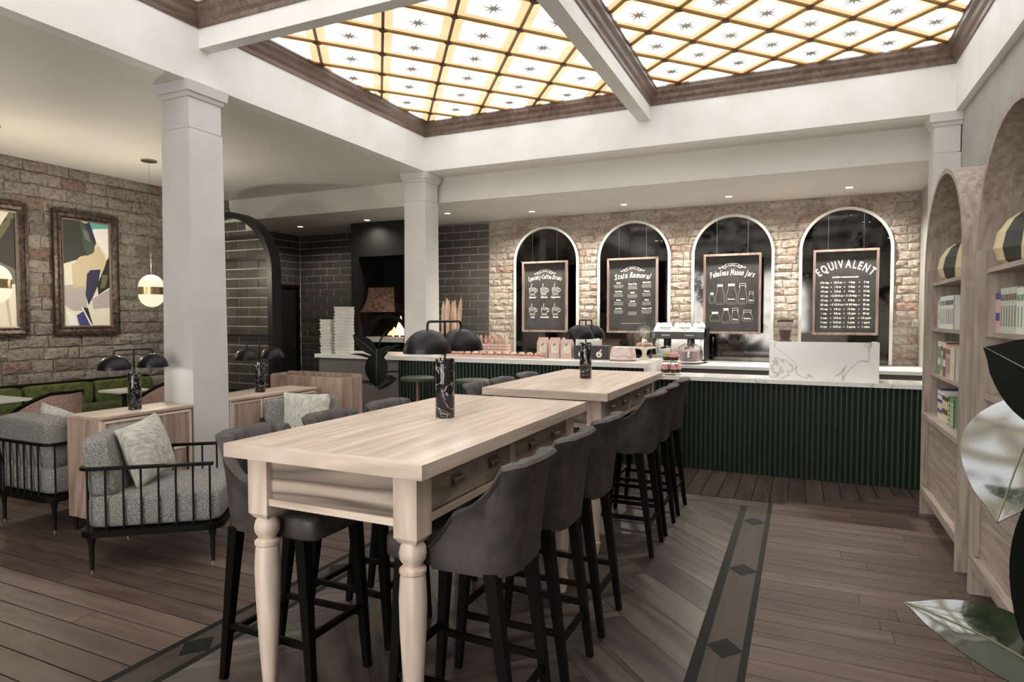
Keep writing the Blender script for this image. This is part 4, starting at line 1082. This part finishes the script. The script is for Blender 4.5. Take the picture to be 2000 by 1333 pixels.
for k, (dx, dy, tl) in enumerate(((-.088, -.004, -.02), (-.066, .050, .02), (-.022, -.047, .0), (.002, .050, .0), (.058, -.040, .05), (.060, .022, .13))):
    loaf('baguette', 'golden baguette standing upright in the wicker basket', (-3.95+dx+tl*.3, 6.80+dy, ZC+.355+.02*(k % 3)), (PI/2, tl, 0), .62, .033, 'baguette', 'baguettes in the basket')
for k in range(4):
    c = thing('bread_crate', 'small slatted crate of standing loaves, %s from the baguette basket' % ORD[k], 'crate', (-3.60+.115*k, 6.90, ZC), group='crates of standing loaves')
    B().box(-.052, .052, -.06, .06, .03, .036).ob('crate_base', 'bag_paper', c)
    for z in (.05, .085, .12):
        for s in (-1, 1): B().box(-.055, .055, s*.06-.003, s*.06+.003, z, z+.025).ob('crate_slat', 'bag_paper', c)
        for s in (-1, 1): B().box(s*.052-.003, s*.052+.003, -.06, .06, z, z+.025).ob('crate_slat', 'bag_paper', c)
    for sx in (-1, 1):
        for sy in (-1, 1): B().box(sx*.048-.006, sx*.048+.006, sy*.053-.006, sy*.053+.006, 0, .15).ob('crate_post', 'bag_paper', c)
    for s in (-1, 1):
        loaf('loaf', 'crusted loaf standing in the %s slatted crate from the baguette basket' % ORD[k], (-3.60+.115*k+s*.0235, 6.90, ZC+.145), (PI/2, 0, 0), .22, .0232, 'bread' if k < 3 else 'baguette', 'loaves standing in the crates')
tr_ = thing('bread_tray', 'long low wooden tray of bread rolls along the tall counter', 'tray', (-3.25, 6.60, ZC))
B().box(-.62, .62, -.08, .08, 0, .012).ob('tray_base', 'bag_paper', tr_)
for s in (-1, 1): B().box(-.62, .62, s*.08-.005, s*.08+.005, .0, .03).ob('tray_side', 'bag_paper', tr_)
for k in range(12):
    loaf('bread_roll', 'round bread roll in the long tray, %s counted from the paper bags' % ORD[11-k], (-3.80+.10*k, 6.60, ZC+.042), (0, 0, .5), .13, .042, 'bread', 'rolls in the tray', .72)
for k in range(3):
    b0 = thing('coffee_bag', 'pink-brown paper bag with leaf label, '+('next to the bread rolls', 'middle of the three', 'next to the charcoal box')[k], 'paper bag', (-2.72+.145*k, 6.82, ZC), group='paper bags in a row')
    B().add([(-.065, -.045, 0), (.065, -.045, 0), (.065, .045, 0), (-.065, .045, 0), (-.065, -.045, .17), (.065, -.045, .17), (.065, .045, .17), (-.065, .045, .17), (-.055, -.008, .235), (.055, -.008, .235), (.055, .008, .235), (-.055, .008, .235)],
            [(3, 2, 1, 0), (0, 1, 5, 4), (1, 2, 6, 5), (2, 3, 7, 6), (3, 0, 4, 7), (4, 5, 9, 8), (5, 6, 10, 9), (6, 7, 11, 10), (7, 4, 8, 11), (8, 9, 10, 11)]).ob('bag_body', 'bag_paper', b0)
    B().box(-.03, .045, -.0475, -.0455, .06, .16).ob('label_panel', 'bag_label', b0)
    for s, r_ in ((-1, .5), (1, -.2)):
        q = B().prism([(0, 0), (.012, .016), (.03, .022), (.022, .006)], 1, -.049, -.0476).ob('printed_leaf', 'bag_green', b0, loc=(-.012+.01*s, 0, .145)); q.rotation_euler = (0, r_, 0)
    B().box(.008, .014, -.0485, -.0474, .075, .145).box(.024, .029, -.0485, -.0474, .075, .145).ob('printed_stripe', 'bag_paper', b0)
dc = thing('dark_box', 'charcoal cardboard box with round cream apple-shaped print on its front', 'box', (-2.12, 6.84, ZC))
B().box(-.20, .20, -.10, .10, 0, .15).ob('box_body', 'dark_card', dc, bevel=.002)
for xq in (-.115, .09):
    B().prism([(xq+.034*math.cos(2*PI*k/18), .055+.034*math.sin(2*PI*k/18)) for k in range(18)], 1, -.1015, -.1003).ob('printed_mark', 'cream', dc)
    B().prism([(xq+.012*math.cos(2*PI*k/12), .050+.010*math.sin(2*PI*k/12)) for k in range(12)], 1, -.1025, -.1015).ob('printed_mark', 'dark_card', dc)
    B().prism([(xq, .08), (xq+.012, .105), (xq+.034, .118), (xq+.026, .092)], 1, -.1015, -.1003).ob('printed_mark', 'cream', dc)
pk = thing('paper_pack', 'white paper pack lying on the charcoal box', 'packet', (-2.18, 6.86, ZC+.15))
B().box(-.13, .13, -.06, .06, 0, .065).ob('pack_body', 'pizza_box', pk, bevel=.004)
B().box(-.02, .10, -.0615, -.0603, .02, .045).ob('printed_band', 'bag_label', pk)
tn = thing('bread_bin', 'pinkish marbled bread bin with rounded lid on the tall counter', 'bread bin', (-1.74, 6.66, ZC))
def rrect(wx, wy, r, n=5):
    out = []
    for cx, cy, a0 in ((wx-r, wy-r, 0), (-wx+r, wy-r, PI/2), (-wx+r, -wy+r, PI), (wx-r, -wy+r, 1.5*PI)):
        for k in range(n+1): a = a0+PI/2*k/n; out.append((cx+r*math.cos(a), cy+r*math.sin(a)))
    return out
def loft(b_, secs):
    rows = [[(p[0], p[1], z) for p in rrect(wx, wy, r)] for wx, wy, r, z in secs]
    n = len(rows[0]); o = len(b_.v); b_.grid(rows, close_v=True); b_.f += [tuple(range(o, o+n))[::-1], tuple(o+(len(rows)-1)*n+i for i in range(n))]; b_.mi += [b_.cur]*2
    return b_
loft(B(), [(.130, .08, .04, .012), (.132, .082, .04, .05)]).ob('bin_body', 'marbled_tin', tn, smooth=True)
loft(B(), [(.132, .082, .04, .053), (.125, .078, .04, .11), (.112, .068, .04, .148), (.10, .058, .035, .152)]).ob('lid', 'marbled_tin', tn, smooth=True)
loft(B(), [(.134, .084, .04, 0), (.134, .084, .04, .012)]).ob('base_rim', 'copper_stem', tn, smooth=True)
cs = thing('cake_stand', 'cream pedestal cake stand under a tall clear glass dome', 'cake stand', (-1.575, 6.95, ZC))
B().lathe([(.07, 0), (.072, .008), (.03, .03), (.022, .06), (.03, .10), (.05, .115), (.125, .125), (.128, .14), (.12, .142)], 28).ob('stand', 'cream', cs, smooth=True)
B().lathe([(.112, .142), (.116, .22), (.108, .29), (.080, .345), (.04, .372), (.012, .378), (.010, .39), (.018, .402), (.006, .412)], 28, cap=False).ob('glass_dome', 'clear_glass', cs, smooth=True)
for k in range(5): loaf('pastry', 'small pastry under the tall glass dome', (-1.575+.068*math.cos(k*1.2566), 6.95+.068*math.sin(k*1.2566), ZC+.164), (0, 0, k*1.2566), .074, .028, 'bread', 'pastries under the dome')
loaf('pastry', 'small pastry under the tall glass dome', (-1.575, 6.95, ZC+.199), (0, 0, .4), .10, .030, 'cream', 'pastries under the dome')

# ---- espresso machine on the back counter
ZB = .925
em = thing('espresso_machine', 'chrome and black two-group espresso machine with cups on its top', 'coffee machine', (-1.45, 8.42, ZB)); em.scale = (1, .62, 1)
B().box(-.33, .33, -.22, .24, .05, .10).ob('drip_tray', 'steel', em, bevel=.006)
B().box(-.31, .31, -.02, .24, .10, .31).ob('body', 'steel', em, bevel=.012)
for s in (-1, 1): B().prism([(-.24, .03), (.24, .03), (.24, .44), (-.19, .44), (-.12, .30), (-.16, .12)], 0, s*.345-.014, s*.345+.014).ob('side_cheek', 'black_satin', em)
B().box(-.33, .33, -.20, .24, .31, .40).ob('control_panel', 'dark_steel', em, bevel=.008)
B().box(-.33, .33, -.205, .24, .40, .412).ob('cup_rail', 'steel', em)
for s in (-1, 1):
    B().lathe([(.04, .215), (.04, .31)], 18, s*.15, -.11).ob('group_head', 'black_satin', em, smooth=True)
    B().lathe([(.036, .19), (.036, .215)], 18, s*.15, -.11).ob('filter_basket', 'steel', em, smooth=True)
    B().tube([(s*.15, -.13, .20), (s*.15-.05, -.25, .19)], .012, 8).ob('portafilter_handle', 'black_satin', em, smooth=True)
    B().tube([(s*.28, -.12, .30), (s*.29, -.17, .22), (s*.28, -.16, .12)], .006, 8).ob('steam_wand', 'steel', em, smooth=True)
    B().box(s*.15-.06, s*.15+.05, -.2035, -.2005, .345, .365).ob('panel_print', 'chalk_dim', em)
    for sy in (-1, 1): B().lathe([(.02, 0), (.016, .05)], 10, s*.28, sy*.18).ob('foot', 'black_satin', em, smooth=True)
CUP = B().lathe([(.018, 0), (.022, .004), (.036, .03), (.041, .058), (.037, .058), (.032, .03), (.015, .008)], 16).data('coffee_cup', 'porcelain', True)
for i in range(8):
    for j in range(2):
        for l in range(2 if (i+j) % 3 else 1):
            o = bpy.data.objects.new('coffee_cup', CUP); col.objects.link(o); o.location = (-1.45-.28+.08*i, 8.42-.06+.11*j, ZB+.412+.058+.045*l); o.rotation_euler = (PI, 0, 0)
            tag(o, 'white porcelain cup stacked on top of the espresso machine', 'cup', 'cups on the espresso machine')
cl = thing('cake_cloche', 'chocolate cake under a clear glass cloche in front of the espresso machine', 'cake cloche', (-1.273, 8.135, ZB))
B().lathe([(.10, 0), (.05, .012), (.14, .022), (.172, .03), (.17, .036), (.02, .034)], 28).ob('plate', 'porcelain', cl, smooth=True)
B().lathe([(.12, .036), (.12, .155), (.115, .165)], 28).ob('cake', 'cake', cl, smooth=True)
B().lathe([(.145, .037), (.147, .16), (.135, .215), (.08, .25), (.02, .262), (.014, .275), (.026, .292), (.014, .308), (.003, .31)], 28, cap=False).ob('glass_cover', 'clear_glass', cl, smooth=True)
gr = thing('coffee_grinder', 'coffee grinder with flared bean hopper standing behind the marble screen', 'coffee grinder', (-.185, 8.45, ZB))
B().lathe([(.07, 0), (.07, .03), (.055, .05), (.055, .24), (.07, .26), (.07, .30), (.05, .315)], 20).ob('grinder_body', 'dark_steel', gr, smooth=True)
B().lathe([(.045, .315), (.055, .36), (.085, .50), (.088, .53)], 20, cap=False).ob('hopper', 'screen_glass', gr, smooth=True)
B().lathe([(.09, .53), (.092, .55), (.06, .565), (.02, .57)], 20).ob('hopper_lid', 'dark_steel', gr, smooth=True)
B().lathe([(.05, .32), (.06, .37), (.07, .43)], 18).ob('beans', 'choc', gr, smooth=True)

# ---- two-tier cupcake stand on the display counter
ts = thing('tiered_stand', 'two-tier clear cupcake stand on the low display counter', 'cake stand', (-1.215, 6.56, ZB))
for z, r in ((.012, .115), (.135, .095)): B().lathe([(r, z), (r+.004, z+.006), (r-.004, z+.008), (.01, z+.006)], 28).ob('tier_plate', 'counter_white', ts, smooth=True)
B().tube([(0, 0, 0), (0, 0, .27)], .006, 10).ob('post', 'brass', ts, smooth=True)
B().lathe([(.05, 0), (.05, .012)], 20).ob('foot', 'brass', ts, smooth=True)
def cupcake(loc, top, label):
    c = thing('cupcake', label, 'cupcake', loc, group='cupcakes on the two-tier stand')
    B().lathe([(.020, 0), (.029, .036)], 14).ob('paper_case', 'choc', c, smooth=True)
    B().lathe([(.031, .034), (.033, .046), (.024, .058), (.026, .064), (.014, .078), (.003, .086)], 14).ob('icing', top, c, smooth=True)
for k in range(6):
    a = k*PI/3; cupcake((-1.215+.075*math.cos(a), 6.56+.075*math.sin(a), ZB+.021), 'pink', 'pink-iced cupcake on the lower tier of the cupcake stand')
for k in range(4):
    a = k*PI/2+.5; cupcake((-1.215+.055*math.cos(a), 6.56+.055*math.sin(a), ZB+.144), ('pink', 'green_icing')[k == 2], 'pink-iced cupcake on the upper tier of the cupcake stand' if k != 2 else 'green-iced cupcake on the upper tier of the cupcake stand')

# ================================================================== round counter stools
def round_stool(label, x, y):
    s = thing('round_stool', label, 'stool', (x, y, 0), group='round stools at the tall counter')
    B().lathe([(.17, .80), (.19, .805), (.192, .835), (.175, .845), (.05, .848)], 30).ob('seat', 'stool_green', s, smooth=True)
    B().tube([(0, 0, .02), (0, 0, .80)], .024, 14).ob('stem', 'copper_stem', s, smooth=True)
    B().lathe([(.19, 0), (.19, .012), (.04, .03)], 28).ob('base', 'copper_stem', s, smooth=True)
    B().tube([(.13*math.cos(2*PI*k/24), .13*math.sin(2*PI*k/24), .30) for k in range(25)], .009, 8).ob('foot_ring', 'copper_stem', s, smooth=True)
round_stool('round green-seated stool with copper stem beside the rubber plant', -3.90, 5.98)
round_stool('round green-seated stool with copper stem, the one farther from the rubber plant', -3.20, 5.98)

# ================================================================== rubber plants
def leaf(parent, base, tip, width, up=(0, 0, 1), fold=.25, droop=.05, mat='leaf_top', n=14):
    base, tip, up = Vector(base), Vector(tip), Vector(up); d = tip-base; L_ = d.length; d.normalize()
    s = d.cross(up).normalized(); u = s.cross(d).normalized(); rows = []; mid = []
    for i in range(n+1):
        t = i/n; w_ = width/2*(math.sin(PI*min(1, t*1.02))**.72)*(1-.18*t) if 0 < t < 1 else 0.0006
        if t > .9: w_ = max(w_*(1-(t-.9)*4.5), .0006)
        c = base+d*(L_*t)+u*(droop*L_*math.sin(PI*t)-droop*1.2*L_*t*t)
        row = []
        for k in (-1, -.5, 0, .5, 1): row.append(c+s*(w_*k)+u*(fold*w_*abs(k)**1.3))
        rows.append(row); mid.append(c+u*.001)
    b_ = B().grid(rows); r2 = [[p-u*.0016 for p in r] for r in rows]; b_.grid([list(reversed(r)) for r in r2])
    lf = b_.ob('leaf', mat, parent, smooth=True)
    B().tube(mid, [.0026*(1-.75*i/n) for i in range(n+1)], 6).ob('midrib', 'leaf_rib', lf, smooth=True)
    return lf
rp = thing('rubber_plant', 'dark-leaved rubber plant in front of the grey counter end', 'potted plant', (-4.31, 5.80, 0))
B().lathe([(.12, 0), (.15, .25), (.16, .30), (.145, .30), (.14, .27)], 24).ob('pot', 'pot_grey', rp, smooth=True)
B().lathe([(.14, .268), (.03, .275)], 20).ob('soil', 'soil', rp, smooth=True)
B().tube([(0, 0, .26), (.005, 0, .6), (0, .01, .9), (-.005, 0, 1.15)], [.016, .013, .011, .008], 10).ob('trunk', 'stem', rp, smooth=True)
for a in (((0, 0, 1.10), (.17, -.05, 1.40), .11, (-.6, -.6, .4)), ((0, 0, 1.08), (-.28, -.08, 1.32), .17, (.3, -.8, .6)), ((0, 0, 1.05), (.28, .02, 1.22), .14, (-.3, -.5, .8)),
          ((0, -.01, 1.02), (-.36, -.04, 1.11), .07, (.1, -.3, .9)), ((.03, -.06, 1.13), (.07, -.12, .74), .27, (.6, -.8, .1)), ((0, 0, .74), (-.30, -.05, .78), .10, (0, -.3, 1)),
          ((0, 0, .72), (.27, -.02, .84), .19, (-.1, -.8, .6)), ((0, 0, 1.0), (-.05, .28, 1.2), .15, (0, .2, 1)), ((0, 0, .85), (.15, .25, .9), .15, (0, .1, 1))):
    leaf(rp, *a, mat='leaf_dark')
rg = thing('rubber_plant', 'large glossy rubber plant with broad leaves in front of the bookcases', 'potted plant', (.47, 1.33, 0))
B().lathe([(.15, 0), (.18, .30), (.19, .36), (.172, .36), (.168, .33)], 28).ob('pot', 'pot_grey', rg, smooth=True)
B().lathe([(.165, .325), (.03, .335)], 24).ob('soil', 'soil', rg, smooth=True)
B().tube([(0, 0, .30), (.01, 0, .7), (0, .01, 1.1), (-.005, 0, 1.55), (0, 0, 1.7)], [.02, .017, .014, .011, .006], 10).ob('trunk', 'stem', rg, smooth=True)
P_ = lambda x, y, z: (x-.47, y-1.33, z)
leaf(rg, P_(.455, 1.31, .86), P_(.193, 1.41, .966), .17, (-.30, -.25, 1), .16, .06)
leaf(rg, P_(.43, 1.53, 1.36), P_(.292, 1.25, 1.175), .20, (-.17, -.49, .87), .06, .02)
leaf(rg, P_(.46, 1.32, 1.33), P_(.29, 1.335, 1.452), .18, (.35, -1, .25), .10, .03, 'leaf_dark')  # this and the next leaf: shade of unlit undersides painted in as dark colour
leaf(rg, P_(.40, 1.25, 1.30), P_(.325, 1.20, .965), .15, (.35, -1, -.15), .10, -.03, 'leaf_dark')
for a in ((.72, 1.45, 1.25), (.66, 1.12, 1.05), (.60, 1.55, 1.52), (.62, 1.2, 1.6), (.45, 1.62, 1.62), (.70, 1.30, .80), (.52, 1.10, .75)):
    leaf(rg, (0, 0, a[2]-.08), P_(*a), .14, (0, 0, 1), .15, .08)

# ================================================================== arched bookcases
def bookcase(label, y0, y1):
    yc = (y0+y1)/2; R = (y1-y0)/2; zc = 1.858; D_ = XW-.845-.003; T = .032
    k = thing('arched_bookcase', label, 'bookcase', (.845, yc, 0))
    o, i = arch_pts(R, zc, 0, 36)[1:-1], arch_pts(R-T, zc, 0, 36)[1:-1]
    rows = [[(0, p[0], p[1]), (D_, p[0], p[1]), (D_, q[0], q[1]), (0, q[0], q[1])] for p, q in zip(o, i)]
    b_ = B().grid(rows, close_v=True); n4 = 4*len(rows); b_.f += [(0, 1, 2, 3), (n4-4, n4-3, n4-2, n4-1)]; b_.mi += [0, 0]
    b_.ob('arch_top', 'oak_z', k, smooth=True)
    for s in (-1, 1): B().box(0, D_, s*(R-T/2)-T/2, s*(R-T/2)+T/2, 0, zc).ob('side_panel', 'oak_z', k)
    B().prism(arch_pts(R-T, zc, .75, 36), 0, D_-.02, D_).ob('back_panel', 'oak_z', k)
    for z in (1.095, 1.427, 1.765): B().box(.045, D_-.02, -R+T, R-T, z-.026, z).ob('shelf', 'oak_y', k, bevel=.002)
    B().box(-.004, D_-.02, -R+T*.4, R-T*.4, .752, .787).ob('sill', 'oak_y', k, bevel=.003)
    B().box(.035, .06, -R+T, R-T, .505, .752).ob('lower_board', 'oak_y', k, bevel=.004)
    B().box(.035, .06, -R+T, R-T, .225, .500).ob('lower_board', 'oak_y', k, bevel=.004)
    for s in (-1, 1): B().box(.012, .034, s*(R-T-.025)-.025, s*(R-T-.025)+.025, .225, .752).ob('stile', 'oak_z', k)
    B().box(-.002, .08, -R+T, R-T, .165, .222).ob('bottom_rail', 'oak_y', k, bevel=.003)
    B().box(.10, .12, -R+T, R-T, 0, .165).ob('toe_board', 'oak_y', k)
    return k
bookcase('arched pale oak bookcase standing next to the green fluted counter', 4.45, 5.706)
bookcase('arched pale oak bookcase behind the large rubber plant', 2.894, 4.15)
for n_, c_ in dict(bk_white=(.72, .72, .68), bk_green=(.16, .30, .15), bk_yellow=(.66, .58, .34), bk_pink=(.62, .38, .36), bk_blue=(.07, .06, .26), bk_sage=(.50, .55, .46), bk_brown=(.16, .10, .075), bk_cream=(.68, .62, .50), bk_dk=(.05, .05, .04)).items(): plain(n_, c_, .6)
def book(label, y, z, th, h, dpt, spine, accent, x=.905, lean=0.0, group=None, style=0):
    b0 = thing('book', label, 'book', (x, y, z), group=group)
    B().box(0, dpt, -th/2, -th/2+.003, 0, h).box(0, dpt, th/2-.003, th/2, 0, h).box(-.003, .003, -th/2, th/2, 0, h).ob('cover', spine, b0)
    B().box(.003, dpt-.006, -th/2+.003, th/2-.003, .004, h-.004).ob('pages', 'bk_cream', b0)
    if style == 0: [B().box(-.0042, -.003, -th*q[0], th*q[0], h*q[1], h*q[2]).ob('spine_print', accent, b0) for q in ((.38, .72, .86), (.12, .15, .6))]
    elif style == 1: [B().box(-.0042, -.003, -th*q[0], th*q[0], h*q[1], h*q[2]).ob('spine_print', accent, b0) for q in ((.5, .84, 1.0), (.4, .3, .5))]
    else:
        for k in range(5): B().prism([(-th*.30+th*.6*(.5+.5*math.cos(a)), h*(.1+.17*k)+.014*math.sin(a)) for a in [2*PI*t/8 for t in range(8)]], 0, -.0042, -.003).ob('spine_print', accent, b0)
    return b0
def shelf_books(unit, y_start, z, seq, where):
    y = y_start; cnt = {}
    for (th, h, sp, ac, st, lab) in seq:
        cnt[lab] = cnt.get(lab, 0)+1; tot = sum(1 for q in seq if q[5] == lab)
        if tot > 1: lab = lab+(', %s of %d' % (ORD[cnt[lab]-1], tot))
        y -= th/2+.001
        book(lab+' '+where, y, z, th, h, .20, sp, ac, group='books on the '+unit, style=st); y -= th/2+.001
U1, U2 = 'bookcase next to the counter', 'bookcase behind the rubber plant'
sW = [(.07, .205, 'bk_cream', 'bk_pink', 1, 'thick cream book with pink-topped spine')]+[(.052, .225, 'bk_white', 'bk_green', 0, 'white-spined book with green print')]*4+[(.055, .225, 'bk_white', 'bk_dk', 0, 'white-spined book with dark print')]*4
shelf_books(U1, 5.50, 1.427, sW, 'on the middle shelf, bookcase by counter')
sM = [(.035, .24, 'bk_green', 'bk_white', 1, 'green book')]*3+[(.03, .24, 'bk_yellow', 'bk_dk', 0, 'yellow-spined book')]*2+[(.032, .235, 'bk_brown', 'bk_cream', 1, 'brown-spined book')]*3+[(.034, .225, 'bk_pink', 'bk_brown', 0, 'pink-spined book')]*4+[(.06, .215, 'bk_cream', 'bk_yellow', 1, 'thick cream book')]*2
shelf_books(U1, 5.46, 1.095, sM, 'on the lowest shelf, bookcase by counter')
sB = [(.075, .135, 'bk_cream', 'bk_blue', 1, 'short cream book with blue-topped spine')]*2+[(.045, .175, 'bk_yellow', 'bk_dk', 1, 'yellow-spined book with dark foot')]*4+[(.055, .185, 'bk_dk', 'bk_cream', 2, 'dark-spined book with pale discs')]*1+[(.055, .185, 'bk_green', 'bk_cream', 2, 'green-spined book with pale discs')]*2
shelf_books(U1, 5.42, .787, sB, 'on the sill, bookcase by counter')
for k in range(2):
    b0 = thing('flat_book', 'blue-covered white book lying flat on the sill books, %s one' % ('lower', 'upper')[k], 'book', (.90, 5.35-.0*k, .787+.138+.035*k), group='flat books on the sill')
    B().box(0, .2, -.075, .075, 0, .031).ob('pages', 'bk_white', b0); B().box(-.003, .2, -.078, .078, .0312, .034).ob('cover', 'bk_blue', b0)
sU2 = [(.085, .20, 'bk_pink', 'bk_blue', 1, 'thick pink book with blue-topped spine')]+[(.042, .22, 'bk_sage', 'bk_brown', 0, 'sage-green spined book')]*6+[(.05, .21, 'bk_white', 'bk_green', 0, 'white-spined book with green print')]*5
shelf_books(U2, 3.985, 1.427, sU2, 'on the middle shelf, bookcase behind plant')
sU3 = [(.06, .16, 'bk_blue', 'bk_white', 1, 'blue-spined book')]*2+[(.05, .2, 'bk_cream', 'bk_yellow', 0, 'cream-spined book')]*4
shelf_books(U2, 3.98, .787, sU3, 'on the sill, bookcase behind plant')
def vase(label, y):
    v = thing('faceted_vase', label, 'vase', (1.03, y, 1.765)); pr = [(.085, 0), (.12, .03), (.14, .09), (.125, .17), (.085, .235), (.045, .265), (.03, .26)]
    rr_ = random.Random(11); n = 18; b_ = B(); b2 = B(); rows = [[(r*(1+.06*math.sin(3*a))*math.cos(a+.5*z), r*(1+.06*math.sin(3*a))*math.sin(a+.5*z), z) for a in [2*PI*k/n for k in range(n)]] for r, z in pr]
    for k in range(0, n, 2):
        B().grid([[rows[i_][k], rows[i_][k+1], rows[i_][(k+2) % n]] for i_ in range(len(pr))]).ob('facet', 'bk_dk' if (k // 2) % 2 else 'bk_yellow', v)
    B().add(rows[0], [tuple(range(n))]).ob('vase_foot', 'bk_dk', v)
    return v
vase('cream faceted vase with black stripes on the bookcase next to the counter', 5.44)
vase('cream faceted vase with black stripes on the bookcase behind the rubber plant', 3.97)
